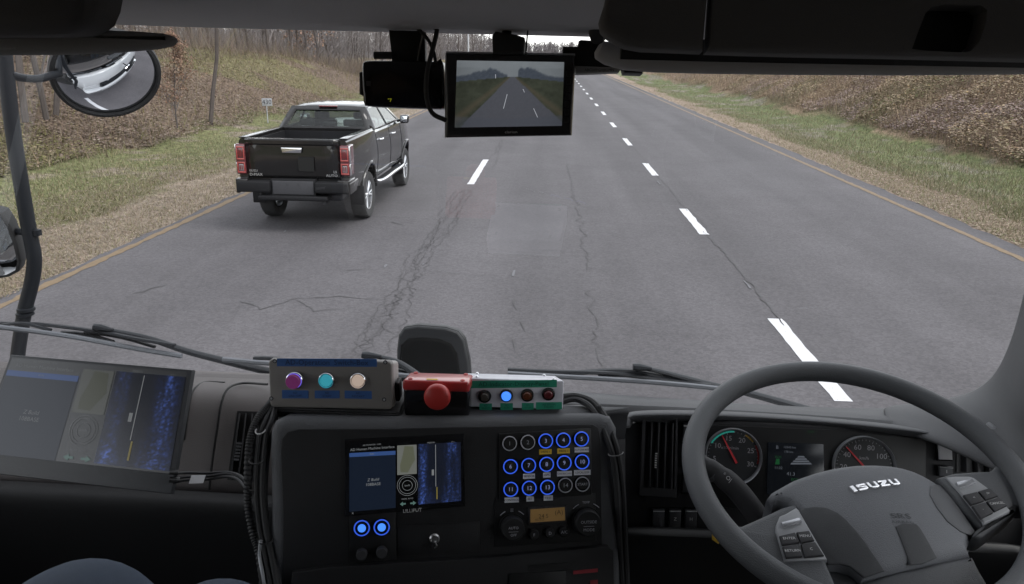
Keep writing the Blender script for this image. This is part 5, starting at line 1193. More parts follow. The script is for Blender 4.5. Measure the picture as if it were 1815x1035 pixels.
# ------------------------------------------------------------------ steering wheel
WC = Vector((.425, .952, 1.908)); wt = R_(72.65); wy = R_(-4.36)
wn = Vector((math.sin(wy)*math.cos(wt), -math.cos(wy)*math.cos(wt), math.sin(wt))); wex = Vector((math.cos(wy), math.sin(wy), 0)); wey = wn.cross(wex)
wf = Fr(WC, WC+wex, WC+wey)
M_whl = nmat('steering_wheel_grey', (.074, .078, .085), .48, bump=.55, bscale=800, spec=.45)
M_hub2 = nmat('hub_dark_insert', (.045, .047, .051), .6, bump=.3, bscale=1400); M_pod = nmat('switch_pod_silver_grey', (.27, .277, .29), .4, bump=.1)
sw = thing('steering_wheel', 'large grey steering wheel turned slightly left, at the right of the picture', 'steering wheel', WC)
m_ = MB(wf.M)
m_.tube([(.215*math.cos(t), .215*math.sin(t), 0) for t in np.linspace(0, 2*math.pi, 96, endpoint=False)], .0158, 20, closed=True); m_.build('rim', M_whl, sw)
z6 = lambda pts: [(1350+x/3.508, 740+y/3.508) for x, y in pts]
def slab(name, pts, z0, z1, bev, mat, parent, n=1, seg=3, label=None):
    q = wf.poly(pts, z1)
    if n > 1: q = smooth_closed([(*p, 0) for p in q], n); q = [p[:2] for p in q]
    m_ = MB(); m_.prism(q, z0, z1, bev, seg)
    if name in DOMED: dome(m_.bm)
    bmesh.ops.transform(m_.bm, matrix=wf.M, verts=m_.bm.verts)
    return m_.build(name, mat, parent, label=label, sharp=50)
HC = wf.uv(1545, 900); DOMED = ('airbag_cover', 'left_insert', 'right_insert', 'lower_groove', 'lower_cover')
def dome_z(u, v): d = ((u-HC[0])/.105)**2+((v-HC[1])/.10)**2; return .016*(.45-min(d, 1.6))
def dome(bm):
    us = [q.co.x for q in bm.verts]; vs = [q.co.y for q in bm.verts]
    for lo, hi, ax in ((min(us), max(us), 0), (min(vs), max(vs), 1)):
        k = lo+.009
        while k < hi:
            n_ = Vector((1, 0, 0)) if ax == 0 else Vector((0, 1, 0)); c_ = Vector((k, 0, 0)) if ax == 0 else Vector((0, k, 0))
            bmesh.ops.bisect_plane(bm, geom=bm.verts[:]+bm.edges[:]+bm.faces[:], plane_co=c_, plane_no=n_, dist=1e-6); k += .009
    for q in bm.verts: q.co.z += dome_z(q.co.x, q.co.y)
slab('spoke', [(1258, 905), (1272, 918), (1290, 927), (1315, 929), (1354, 912), (1388, 896), (1412, 890), (1450, 960), (1490, 1050), (1455, 1085), (1400, 1050), (1330, 985), (1285, 945)], -.022, -.002, .008, M_whl, sw)
slab('spoke', z6([(1090, 365), (1200, 335), (1330, 325), (1420, 322), (1450, 300), (1480, 262), (1560, 330), (1650, 450), (1660, 540), (1640, 570), (1580, 560), (1450, 640), (1370, 670), (1250, 560)]), -.022, -.002, .008, M_whl, sw)
hubo = z6([(48, 432), (75, 402), (200, 350), (330, 318), (450, 293), (580, 275), (700, 265), (800, 262), (880, 266), (960, 282), (1030, 308), (1100, 343), (1142, 368), (1215, 470), (1290, 570), (1368, 668), (1335, 700), (1312, 730), (1310, 765), (1332, 803), (1180, 850), (1000, 897), (820, 935), (640, 968), (610, 940), (560, 905), (490, 885), (415, 880), (290, 690), (228, 560), (175, 500), (120, 480), (85, 490)])
M_hubm = nmat('hub_grey', (.138, .144, .157), .5, bump=.55, bscale=800, spec=.45)
hb = slab('airbag_cover', hubo, -.05, .004, .012, M_hubm, sw, seg=4)
slab('left_insert', z6([(235, 560), (270, 548), (330, 548), (400, 562), (470, 598), (530, 650), (620, 745), (700, 840), (775, 928), (650, 958), (610, 930), (560, 895), (490, 876), (425, 872), (300, 690)]), .0035, .0055, .0015, M_hub2, hb)
slab('right_insert', z6([(1060, 400), (1090, 378), (1135, 372), (1210, 470), (1285, 570), (1355, 660), (1330, 690), (1250, 680), (1160, 630), (1090, 550), (1050, 470)]), .0035, .0052, .0015, nmat('hub_right_insert', (.095, .098, .105), .6, bump=.3, bscale=1400), hb)
slab('lower_groove', z6([(825, 690), (870, 672), (960, 668), (985, 690), (1100, 850), (1010, 890), (930, 900)]), .0035, .0052, .0015, M_hub2, hb)
slab('lower_cover', z6([(650, 978), (1000, 905), (1335, 812), (1350, 830), (1420, 940), (1500, 1080), (1500, 1250), (700, 1250), (600, 1060), (620, 1000)]), -.05, .0, .006, M_whl, sw)
slab('lower_recess', z6([(330, 1060), (430, 890), (500, 880), (570, 902), (612, 945), (640, 985), (600, 1040), (640, 1200), (400, 1200)]), -.06, -.02, .004, M_hub2, sw)
lp = slab('left_switch_pod', z6([(100, 745), (85, 705), (88, 670), (112, 610), (150, 595), (215, 555), (235, 575), (300, 690), (410, 880), (140, 886)]), -.02, .001, .003, M_pod, sw)
rp_ = slab('right_switch_pod', z6([(1145, 368), (1210, 362), (1290, 362), (1320, 370), (1415, 440), (1548, 572), (1545, 585), (1385, 655), (1245, 480)]), -.02, .001, .003, M_pod, sw)
slab('pod_surround', z6([(1290, 362), (1360, 350), (1480, 400), (1600, 500), (1625, 530), (1560, 600), (1375, 740), (1345, 745), (1310, 735), (1330, 700), (1375, 668), (1548, 580), (1415, 440)]), -.03, -.003, .004, M_hub2, sw)
M_podk = nmat('pod_key_grey', (.42, .43, .45), .25, .6)
def keyb(cs, txt, parent, mat=M_pldk, z=.001, sz=.0052, rot=.14):
    q = wf.poly(z6(cs), z); m_ = MB(wf.M); m_.prism(q, z-.001, z+.0035, .0015); k = m_.build('key', mat, parent)
    if txt:
        c = (sum(p[0] for p in q)/len(q), sum(p[1] for p in q)/len(q)); m_ = MB(wf.M); m_.text(txt, sz, *c, z+.0038, rot=rot); m_.build('lettering', M_wtxt, k)
for cs, t in (([(108, 745), (205, 722), (232, 785), (125, 800)], 'ENTER'), ([(215, 722), (292, 712), (325, 772), (240, 785)], 'MENU'), ([(128, 812), (232, 795), (250, 872), (150, 880)], 'RETURN'), ([(243, 795), (330, 782), (385, 865), (265, 876)], 'C')): keyb(cs, t, lp)
for cs, t in (([(1250, 490), (1335, 470), (1380, 525), (1300, 550)], '<'), ([(1345, 467), (1412, 447), (1465, 495), (1390, 520)], '/>'), ([(1305, 558), (1385, 535), (1435, 600), (1360, 635)], '-'), ([(1395, 530), (1470, 502), (1520, 555), (1445, 592)], 'CANCEL')): keyb(cs, t, rp_, sz=.005, rot=.2)
keyb([(118, 660), (230, 630), (248, 655), (135, 690)], '', lp, M_podk); keyb([(1205, 410), (1305, 388), (1328, 415), (1225, 445)], '', rp_, M_podk)
# maker's name on the hub, drawn as bold slanted letters
M_emb = nmat('emblem_chrome', (.80, .80, .82), .22, .6)
def emblem():
    m_ = MB(); q = wf.poly(z6([(538, 448), (832, 388), (834, 415), (835, 428), (568, 484)]), .005)
    a = Vector(q[0]); b = Vector(q[1]); d = Vector(q[4])-a; ex = (b-a); ey = -d*1.0   # letters run along ex, up is -d
    bl = Vector(q[4])-(Vector(q[4])-a)*0; o0 = a+d
    def pt(u, v): return tuple(o0+ex*u+ey*v)
    def st(pts, w_=.2):
        pts = [Vector((x, y, 0)) for x, y in pts]
        for i in range(len(pts)-1):
            pass
    def L(polys, u0, u1):
        for pg in polys: m_.prism([pt(u0+(u1-u0)*x+.0, y) for x, y in pg], .004, .0068, .0006, 1)
    t = .26; s_ = .30
    I = [[(0, 0), (1, 0), (1, 1), (0, 1)]]
    Sg = [[(0, 0), (.8, 0), (1, .15), (1, .5), (.9, .62), (s_+.02, .62), (s_+.02, .74), (1, .74), (1, 1), (.2, 1), (0, .85), (0, .5), (.1, .38), (1-s_-.02, .38), (1-s_-.02, .26), (0, .26)]]
    U = [[(.2, 0), (.8, 0), (1, .15), (1, 1), (1-s_, 1), (1-s_, t), (s_, t), (s_, 1), (0, 1), (0, .15)]]
    Z = [[(0, 0), (1, 0), (1, t), (.48, t), (1, .68), (1, 1), (0, 1), (0, 1-t), (.55, 1-t), (0, .34)]]
    x = 0
    for g, w_ in ((I, .075), (Sg, .20), (U, .20), (Z, .19), (U, .20)): L(g, x, x+w_); x += w_+.034
    for v_ in m_.bm.verts: v_.co.z += dome_z(v_.co.x, v_.co.y)
    bmesh.ops.transform(m_.bm, matrix=wf.M, verts=m_.bm.verts); return m_.build('emblem', M_emb, hb)
emblem()
m_ = MB(); u_ = wf.uv(*z6([(862, 645)])[0], .004); m_.text('SRS', .011, u_[0], u_[1]+.003, .0045, rot=.12, sx=1.6); m_.text('AIRBAG', .0055, u_[0], u_[1]-.006, .0045, rot=.12, sx=1.5); u_ = wf.uv(*z6([(425, 680)])[0], .0058); m_.text('d-', .010, *u_, .0058, rot=.3)
for v_ in m_.bm.verts: v_.co.z += dome_z(v_.co.x, v_.co.y)+.0004
bmesh.ops.transform(m_.bm, matrix=wf.M, verts=m_.bm.verts); m_.build('lettering', M_hub2, hb)
m_ = MB(); m_.tube([WC+wn*(-.06), WC+wn*(-.30)+Vector((0, -.02, 0))], [.045, .06], 20); m_.build('column_cover', M_pldk, sw)
# stalk on the left of the column
st_ = thing('column_stalk', 'black column stalk behind the left side of the steering wheel', 'stalk', P(1340, 915, 1.03))
m_ = MB(); m_.tube(smooth([P(1240, 818, 1.10), P(1262, 832, 1.09), P(1300, 862, 1.07), P(1335, 905, 1.05), P(1370, 960, 1.03)], 5), [.013]*4+[.015]*4+[.017]*13, 14, up=(0, 0, 1)); sk = m_.build('lever', M_pldk, st_)
m_ = MB(); a, b = P(1266, 836, 1.088), P(1272, 841, 1.086); m_.tube([a, b], .0158, 18); m_.build('collar', M_pl, sk)
m_ = MB(Fr(P(1283, 838, 1.06), P(1300, 853, 1.055), P(1290, 828, 1.065)).M); m_.text('* O|', .009, 0, -.002, 0, align='LEFT'); m_.build('marking', M_wtxt, sk)
m_ = MB(); M_yt = nmat('yellow_tag_plastic', (.45, .28, .02), .5); m_.prism([(0, 0), (.014, -.016), (.010, -.02), (.0, -.014)], 0, .002, M and 0 if False else 0); 
mm = Fr(P(1262, 940, 1.09), P(1282, 942, 1.09), P(1262, 920, 1.1)).M
for v_ in m_.bm.verts: v_.co = mm @ v_.co
tag(m_.build('yellow_tag', M_yt), 'small yellow tag hanging behind the lower left of the wheel rim', 'tag')

# ------------------------------------------------------------------ things hanging at the top of the windscreen
# rear view display
YD = .99
dm = Fr(P(790, 243, YD), P(1017, 240, YD-.012), P(792, 93, YD+.01))
dsp = thing('hanging_display', 'hanging display at the top centre showing the road behind', 'display', P(905, 95, YD+.01))
ou = [dm.uv(789, 244), dm.uv(1012, 240), dm.uv(1019, 97), dm.uv(790, 93)]
m_ = MB(dm.M); m_.prism(smooth_closed([(*p, 0) for p in [ou[0], tuple(Vector(ou[0]).lerp(Vector(ou[1]), .03))]], 1) if False else [tuple(p) for p in ou], -.022, 0, .004, 3); cs_ = m_.build('case', nmat('display_case', (.03, .03, .033), .25), dsp)
m_ = MB(dm.M); m_.tube([(*ou[3], -.004), (*ou[2], -.004)], .0018, 6); m_.tube([(*ou[0], -.004), (*ou[3], -.004)], .0016, 6); m_.build('silver_edge', M_silver, cs_)
Q = [Vector(dm.uv(806, 226)), Vector(dm.uv(996, 223)), Vector(dm.uv(1000, 110)), Vector(dm.uv(810, 107))]
g = lambda u, v: tuple(Q[0].lerp(Q[1], u).lerp(Q[3].lerp(Q[2], u), v))
m_ = MB(dm.M); m_.keep = True
def E2(n, c): return emis('picture_'+n, c, .75)
def road_view(u, v):
    n = fbm(u*14, v*14, 1.0); f = fbm(u*60, v*60, 1.0); hz_ = .765
    sky = np.stack([.21+.04*v, .235+.04*v, .265+.03*v], 1)*(1-.25*np.abs(u-.5)*(v < .9))[:, None]*(.92+.16*n)[:, None]
    top = np.where(u < .5, .78+.12*np.exp(-((u-.30)/.16)**2)*(.6+.8*fbm(u*22, u*0, 1)), .78+.15*np.exp(-((u-.66)/.14)**2)*(.6+.8*fbm(u*19+9, u*0, 1)))
    top = np.where(np.abs(u-.53) < .05, .775, top); tree = np.clip((top-v)/.03+f-.5, 0, 1)[:, None]
    c = sky*(1-tree)+np.array([.075, .09, .115])*(.75+.5*f)[:, None]*tree
    dl = (hz_-v)
    gnd = (v < hz_-.16*np.clip(np.abs(u-.53)-.03, 0, 1))[:, None]
    gr = np.array([.055, .062, .045])*(.6+.8*n)[:, None]*(.8+.4*f)[:, None]; dry_ = np.clip(1-np.abs(np.abs(u-.53)-.02-dl*.78)/(.03+dl*.10), 0, 1)[:, None]
    gr = gr*(1-.6*dry_)+np.array([.12, .10, .07])*.6*dry_
    c = np.where(gnd, gr, c)
    rd = (np.abs(u-(.53+.02*dl)) < .02+dl*.62) & (v < hz_)
    c = np.where(rd[:, None], np.array([.105, .11, .13])*(.9+.2*f)[:, None]*(1-.12*np.clip(dl, 0, 1))[:, None], c)
    hood = np.clip((.13-.25*(u-.5)**2*0+.10*np.abs(u-.5)-v)/.03, 0, 1)[:, None]; c = c*(1-hood*.45)+np.array([.085, .095, .12])*.45*hood
    return c*(1-.35*(np.abs(u-.5)*1.6)**3)[:, None]
picture('screen_view', dm.M, [g(0, 0), g(1, 0), g(1, 1), g(0, 1)], .0004, 120, 74, road_view, .62, cs_)
m_.m(E2('dash', (.42, .44, .48)))
for a, b, c_, d_ in ((.485, .50, .455, .28), (.63, .58, .645, .53), (.735, .28, .775, .14), (.37, .80, .372, .74)): m_.tube([(*g(a, b), .0013), (*g(c_, d_), .0013)], .0005, 3)
m_.build('lane_marks', None, cs_)
m_ = MB(dm.M); m_.text('clarion', .0045, *dm.uv(906, 234), .0004, sx=1.3); m_.build('lettering', M_wtxt, cs_)
for k in range(8):
    a = dm.uv(1009-k*.8, 117+k*13.6); m_ = MB(dm.M); m_.prism(rrect(a[0]-.0028, a[0]+.0028, a[1]-.0036, a[1]+.0036, .001), 0, .0012, .0004); o = m_.build('side_key', M_black, cs_)
m_ = MB(); fm = Fr(P(872, 96, YD), P(930, 96, YD), P(872, 60, YD+.004)); m_.M = fm.M; m_.prism(fm.poly([(873, 95), (928, 96), (930, 66), (915, 61), (878, 55), (872, 62)]), -.045, .002, .004, 3); m_.build('mount_block', M_rub, dsp)
m_ = MB(); m_.tube([P(898, 64, YD+.02), P(898, 40, YD+.03)], .0062, 10); m_.build('mount_post', M_black, dsp)
# drive recorder on the left
YR = 1.0; dr = thing('drive_recorder', 'black drive recorder on a bracket left of the hanging display', 'dash camera', P(713, 108, YR))
rf = Fr(P(640, 190, YR), P(785, 192, YR-.004), P(641, 108, YR+.006))
m_ = MB(rf.M); m_.prism(smooth_closed([(*p, 0) for p in rf.poly([(643, 180), (650, 187), (665, 189), (775, 193), (783, 190), (786, 183), (785, 116), (781, 110), (772, 108), (656, 107), (645, 110), (641, 118)])], 2) and [p[:2] for p in smooth_closed([(*p, 0) for p in rf.poly([(643, 180), (650, 187), (665, 189), (775, 193), (783, 190), (786, 183), (785, 116), (781, 110), (772, 108), (656, 107), (645, 110), (641, 118)])], 2)], -.03, 0, .004, 3); b_ = m_.build('body', M_gloss, dr)
m_ = MB(rf.M); m_.prism(rf.poly([(634, 127), (642, 125), (642, 170), (634, 166)]), -.024, -.006, .002); m_.build('side_grip', M_black, dr)
m_ = MB(rf.M); a = rf.uv(653, 148); m_.prism(rrect(a[0]-.003, a[0]+.003, a[1]-.003, a[1]+.003, .0005), 0, .0004); m_.build('marking', M_grey, b_)
M_yg = emis('yellow_text', (.45, .45, .02), .5); m_ = MB(rf.M); m_.text('"7', .006, *rf.uv(691, 178), .0006); m_.build('readout', M_yg, b_)
m_ = MB(rf.M); m_.prism(rf.poly([(690, 110), (735, 110), (746, 52), (684, 50)]), -.02, -.012, .003); m_.prism(rf.poly([(735, 108), (749, 106), (747, 52), (738, 52)]), -.03, -.02, .002); m_.build('bracket', M_black, dr)
m_ = MB(); m_.tube([P(663, 98, YR+.012), P(694, 98, YR+.012)], .0045, 12); m_.build('knob', M_rub, dr)
m_ = MB(); m_.tube(smooth([P(700, 40, 1.05), P(735, 48, 1.03), P(757, 68, 1.0), P(768, 90, .985), P(772, 110, .975)], 5), .0022, 8); m_.tube(smooth([P(775, 38, 1.04), P(773, 62, 1.0), P(766, 90, .975), P(757, 130, .965), P(756, 170, .965), P(766, 200, .975), P(790, 213, .985)], 5), .0030, 8)
tag(m_.build('hanging_cable', M_rub), 'black cable looping down from the header beside the drive recorder', 'cable')
m_ = MB(); m_.tube([P(936, 46, 1.0), P(934, 70, .995), P(932, 98, .985)], .0011, 6); tag(m_.build('thin_wire', M_rub), 'thin straight wire from the header to the top of the hanging display', 'wire')
# camera unit behind the rolled visor
cu_ = thing('windscreen_camera', 'black camera unit half hidden behind the tip of the rolled visor', 'camera', P(1060, 70, 1.0))
YU = 1.0; uf = Fr(P(1025, 120, YU), P(1100, 120, YU), P(1025, 70, YU+.004))
m_ = MB(uf.M); m_.prism(uf.poly([(1020, 120), (1100, 124), (1112, 75), (1030, 70), (1026, 72), (1024, 82), (997, 82), (996, 94), (1016, 95)]), -.03, 0, .003); m_.build('body', M_black, cu_)
m_ = MB(uf.M); m_.prism(uf.poly([(1020, 131), (1097, 128), (1101, 120), (1020, 117)]), -.02, .002, .001); lb = m_.build('label_strip', nmat('pale_strip', (.28, .28, .28), .5), cu_)
m_ = MB(uf.M); m_.text('ABCDEFGHJKLMN', .0045, *uf.uv(1062, 124.5), .003); m_.build('lettering', M_ink, lb)
m_ = MB(uf.M); m_.prism(uf.poly([(1103, 118), (1142, 114), (1139, 131), (1106, 130)]), -.03, .003, .003); m_.build('side_camera', M_black, cu_)
m_ = MB(); m_.tube([P(1062, 66, .99), P(1058, 58, .985), P(1062, 40, .98)], [.011, .010, .012], 12); m_.build('mount', M_pldk, cu_)

# ------------------------------------------------------------------ wipers, outside the glass
def wiper(label, grp_, arm, blade, links, cap=None, off=0.0):
    t = thing('windscreen_wiper', label, 'wiper', P(*arm[0]))
    m_ = MB(); q = [P(*p) for p in arm]; m_.tube(smooth(q, 4), [.0145-.008*i/((len(q)-1)*4) for i in range((len(q)-1)*4+1)], 8, flat=.5); m_.build('arm', M_dkm, t)
    m_ = MB(); q = [P(*p) for p in blade]; m_.tube(smooth(q, 4), .0055, 8); m_.build('rubber_strip', M_bsil, t)
    m_ = MB()
    for l, r in links: m_.tube(smooth([P(*p) for p in l], 3), r*1.3, 6, flat=.6)
    m_.build('blade_linkage', M_dkm, t)
    if cap: m_ = MB(); a, b = P(*cap[0]), P(*cap[1]); m_.tube([a, a.lerp(b, .3), b], [.009, .011, .005], 8, flat=.7); m_.build('cap', M_dkm, t)
    return t
YW = 1.475
wiper('left windscreen wiper lying above the portable monitor', '', [(560, 672, 1.47), (485, 660, YW), (400, 640, YW), (330, 622, YW), (265, 600, YW), (210, 588, YW), (172, 582, YW)],
      [(-80, 573, YW-.02), (0, 580, YW-.02), (60, 587, YW-.02), (130, 597, YW-.02), (200, 610, YW-.02), (260, 621, YW-.02), (322, 631, YW-.02)],
      [([(-80, 566, YW), (0, 573, YW), (60, 574, YW), (120, 580, YW-.01), (190, 590, YW-.01), (240, 600, YW-.02), (310, 612, YW-.02)], .0045), ([(0, 577, YW-.01), (40, 573, YW-.01), (90, 585, YW-.015)], .004), ([(108, 590, YW-.01), (150, 592, YW), (200, 606, YW-.015)], .005), ([(150, 588, YW), (215, 598, YW), (275, 615, YW)], .004)],
      ((166, 579, YW-.01), (200, 585, YW-.005)))
wiper('middle windscreen wiper mostly hidden behind the grey switch box', '', [(770, 690, 1.47), (730, 658, YW), (700, 640, YW), (660, 630, YW)],
      [(395, 637, YW-.02), (440, 641, YW-.02), (500, 646, YW-.02), (700, 664, YW-.02), (800, 674, YW-.02)], [([(450, 635, YW), (480, 635, YW), (560, 644, YW), (660, 648, YW), (760, 668, YW)], .005)], ((642, 629, YW-.01), (676, 632, YW-.01)))
wiper('right windscreen wiper lying behind the top of the steering wheel', '', [(1460, 735, 1.44), (1400, 717, 1.455), (1320, 695, 1.47), (1270, 684, YW), (1200, 666, YW), (1160, 656, YW), (1128, 651, YW)],
      [(900, 662, YW-.02), (985, 667, YW-.02), (1060, 671, YW-.02), (1150, 677, YW-.02), (1230, 684, YW-.02), (1277, 689, YW-.02)],
      [([(900, 655, YW), (985, 659, YW), (1040, 660, YW-.01), (1090, 662, YW-.01), (1140, 668, YW-.01), (1200, 676, YW-.01), (1260, 683, YW-.01)], .005), ([(1000, 664, YW), (1060, 658, YW), (1120, 658, YW), (1180, 668, YW), (1250, 680, YW)], .006), ([(1060, 666, YW-.01), (1110, 665, YW-.01), (1170, 673, YW-.01)], .005)],
      ((1122, 650, YW-.01), (1155, 653, YW-.01)))
# ------------------------------------------------------------------ mirrors outside
ms = thing('mirror_stay', 'dark bent tube stay of the left mirrors', 'mirror stay', P(30, 640, 1.62))
Y_ = 1.62; m_ = MB(); sp_pts = [P(-8, -60, Y_), P(2, 40, Y_), P(12, 140, Y_), P(24, 240, Y_), P(40, 340, Y_), P(52, 410, Y_), P(60, 450, Y_), P(60, 478, Y_), P(54, 510, Y_), P(44, 550, Y_), P(34, 610, Y_), P(26, 680, Y_)]
m_.tube(smooth(sp_pts, 5), .0155, 16); m_.build('pole', M_dkm, ms)
m_ = MB(); 
for y in (548, 556): m_.lathe([(.0155, -.005), (.019, -.003), (.019, .003), (.0155, .005)], P(46-(y-548)*.2, y, Y_), 'z', 18)
m_.build('collar', M_dkm, ms)
YM = 1.86; mc = P(189, 131, YM)
m_ = MB(); m_.tube(smooth([P(18, 132, Y_), P(40, 138, Y_+.04), P(70, 139, Y_+.1), P(98, 132, Y_+.16), P(150, 120, YM+.06)], 5), .0085, 10); m_.build('round_mirror_arm', M_dkm, ms)
m_ = MB(); m_.tube(smooth([P(60, 418, Y_), P(40, 411, Y_), P(15, 410, Y_+.03)], 4), .0075, 10); m_.lathe([(0, -.009), (.009, -.006), (.009, .006), (0, .009)], P(66, 412, Y_-.002), 'z', 12); m_.build('side_mirror_arm', M_dkm, ms)
NM = Vector((.50, -.67, -.52)).normalized()
up_ = Vector((0, 0, 1)); mx_ = up_.cross(NM).normalized(); my_ = NM.cross(mx_); Mm = Matrix(((mx_.x, my_.x, NM.x, mc.x), (mx_.y, my_.y, NM.y, mc.y), (mx_.z, my_.z, NM.z, mc.z), (0, 0, 0, 1)))
rm = thing('round_mirror', 'round convex mirror under the left visor reflecting the white truck front', 'mirror', mc)
Rm = .111; RC = .25
prof = [(Rm*k/16, math.sqrt(RC**2-(Rm*k/16)**2)-math.sqrt(RC**2-Rm**2)) for k in range(17)]
m_ = MB(Mm); m_.lathe([(r, z) for r, z in prof], seg=64); m_.build('mirror_glass', M_mirror, rm, sharp=80)
m_ = MB(Mm); m_.lathe([(Rm-.002, .002), (Rm+.002, .008), (Rm+.009, .006), (Rm+.011, -.004), (Rm*.9, -.03), (.03, -.045), (0, -.046)], seg=64); m_.build('housing', M_rub, rm)
sm = thing('side_mirror', 'black framed side mirror cut off by the left edge, showing white bodywork', 'mirror', P(0, 440, 1.60))
sf = Fr(P(0, 440, 1.60), P(40, 440, 1.615), P(0, 390, 1.60)); so_ = sf.poly([(-120, 372), (-20, 372), (4, 378), (18, 400), (30, 432), (37, 465), (33, 482), (14, 492), (-20, 497), (-120, 497)])
if sum(so_[i][0]*so_[(i+1) % len(so_)][1]-so_[(i+1) % len(so_)][0]*so_[i][1] for i in range(len(so_))) < 0: so_ = so_[::-1]
m_ = MB(sf.M); m_.prism(so_, -.05, 0, .006, 3); m_.build('housing', M_rub, sm)
ii_ = inset(so_, .007); cc_ = Vector((sum(p[0] for p in ii_)/len(ii_), sum(p[1] for p in ii_)/len(ii_)))
m_ = MB(sf.M); rws = []
for t in (1, .8, .6, .4, .2, .02): rws.append([(*(cc_.lerp(Vector(p), t)), .0005+.012*(1-t*t)) for p in ii_])
L = m_.grid(rws, closed=True); m_.f(L[-1]); m_.build('mirror_glass', M_mirror, sm, sharp=80)
# front under view mirror, its back towards us
YF = 1.72; ff = Fr(P(765, 660, YF), P(830, 661, YF), P(765, 580, YF+.02))
um = thing('front_mirror', 'black front under view mirror housing standing behind the red stop box', 'mirror', P(770, 700, YF))
o_ = ff.poly([(703, 760), (703, 690), (703, 620), (706, 594), (716, 580), (740, 576), (790, 580), (812, 587), (824, 602), (832, 640), (836, 690), (838, 760)])
m_ = MB(ff.M); m_.prism(o_, -.03, -.004, .003, 3); m_.prism(inset(o_ if sum(o_[i][0]*o_[(i+1) % len(o_)][1]-o_[(i+1) % len(o_)][0]*o_[i][1] for i in range(len(o_))) > 0 else o_[::-1], .002), -.004, .006, .006, 4); m_.build('housing', nmat('mirror_shell', (.020, .021, .023), .5, spec=.25), um)
i_ = ff.poly([(709, 760), (709, 640), (712, 610), (725, 599), (750, 597), (780, 600), (800, 608), (811, 625), (816, 660), (818, 760)])
m_ = MB(ff.M); m_.prism(i_, .0065, .014, .008, 4); m_.build('inner_shell', nmat('shell_recess', (.006, .006, .006), .8, spec=.06), um)
m_ = MB(); m_.tube([P(770, 700, YF+.02), P(768, 740, 1.60), Vector((-.25, 1.53, 1.66))], .012, 10); m_.build('bracket', M_dkm, um)

# ------------------------------------------------------------------ cables inside
def cable(pts, r, seg=8, n=6): 
    m_ = MB(); m_.tube(smooth([P(*p) for p in pts], n), r, seg); return m_
hn = thing('cable_harness', 'bundle of black corrugated cables running down beside the console', 'cable harness', P(455, 1000, .90))
pts = smooth([P(*p) for p in [(482, 712, 1.09), (474, 722, 1.05), (458, 740, 1.02), (447, 765, 1.0), (441, 800, .985), (439, 860, .97), (441, 905, .96), (450, 950, .945), (460, 985, .93), (470, 1060, .90)]], 14)
m_ = MB(); m_.tube(pts, [.0062 if i % 2 else .0047 for i in range(len(pts))], 10); m_.build('corrugated_hose', M_rub, hn)
for k, (dx, dy, r) in enumerate(((9, 0, .0035), (15, 6, .003), (20, 0, .004), (26, 10, .0028))):
    m_ = MB(); m_.tube(smooth([P(a+dx*(.5 if b < 740 else 1), b+dy, c-.004) for a, b, c in [(486, 705, 1.10), (478, 722, 1.06), (462, 745, 1.02), (452, 775, 1.0), (445, 860, .972), (450, 930, .95), (462, 990, .928), (475, 1060, .90)]], 6), r, 8); m_.build('cable', M_rub, hn)
M_tie = nmat('white_cable_tie', (.5, .5, .5), .5)
for px, py, mt in ((455, 762, M_tie), (448, 815, M_black), (447, 862, M_black), (448, 874, M_black), (452, 898, M_black), (464, 956, M_black), (474, 1008, M_black)):
    a = P(px+7, py, 1.0 if py < 800 else .972 if py < 950 else .935); m_ = MB(); d_ = .0105 if py > 800 else .007; m_.tube([a+Vector((d_*math.cos(t), .009*math.sin(t), .002*math.sin(t))) for t in np.linspace(math.pi*.95, 2.05*math.pi, 14)], .0011, 6); m_.build('cable_tie', mt, hn)
m_ = MB(); m_.tube(smooth([P(*p) for p in [(462, 958, .93), (460, 985, .925), (466, 1020, .91), (472, 1060, .90)]], 4), .0026, 8); m_.build('pale_wire', M_galv, hn)
mcb = thing('monitor_cables', 'two thin dark cables with a white paper tag running from the portable monitor', 'cable', P(370, 850, 1.02))
for pt_ in ([(305, 840, .985), (330, 838, 1.01), (365, 839, 1.03), (400, 837, 1.03), (425, 843, 1.01), (442, 862, .98)], [(305, 856, .98), (330, 851, 1.0), (365, 850, 1.02), (400, 845, 1.02), (420, 849, 1.0), (436, 865, .975)], [(305, 848, .985), (335, 845, 1.0), (370, 844, 1.02), (405, 840, 1.025), (432, 852, 1.0), (445, 880, .97)]):
    cable(pt_, .0022).build('cable', M_pldk, mcb)
m_ = MB(); m_.tube([P(300, 850, .98), P(318, 851, .985)], .006, 10, flat=.6); m_.tube([P(300, 837, .985), P(316, 837, .99)], .005, 10, flat=.6); m_.build('plug', M_black, mcb)
tf = Fr(P(336, 857, .985), P(363, 853, .985), P(337, 840, .99)); m_ = MB(tf.M); m_.prism(tf.poly([(335, 857), (360, 856), (365, 842), (340, 842)]), 0, .0008); m_.build('paper_tag', nmat('white_paper', (.62, .62, .64), .7), mcb)
rc_ = thing('side_cables', 'thick black cables looping down from the white indicator box along the right of the console', 'cable', P(1098, 900, 1.02))
for pt_, r in (([(996, 703, 1.14), (1022, 702, 1.14), (1050, 712, 1.12), (1070, 735, 1.09), (1083, 765, 1.07), (1094, 800, 1.05), (1102, 850, 1.04), (1106, 920, 1.03), (1112, 1060, 1.0)], .0050), ([(996, 712, 1.13), (1020, 708, 1.13), (1043, 718, 1.11), (1060, 740, 1.085), (1073, 770, 1.06), (1085, 805, 1.045), (1092, 850, 1.035), (1096, 920, 1.02), (1104, 1060, 1.0)], .0045), ([(1062, 720, 1.10), (1080, 760, 1.075), (1090, 800, 1.05), (1097, 850, 1.04), (1098, 950, 1.02)], .0035)):
    cable(pt_, r).build('cable', M_rub, rc_)
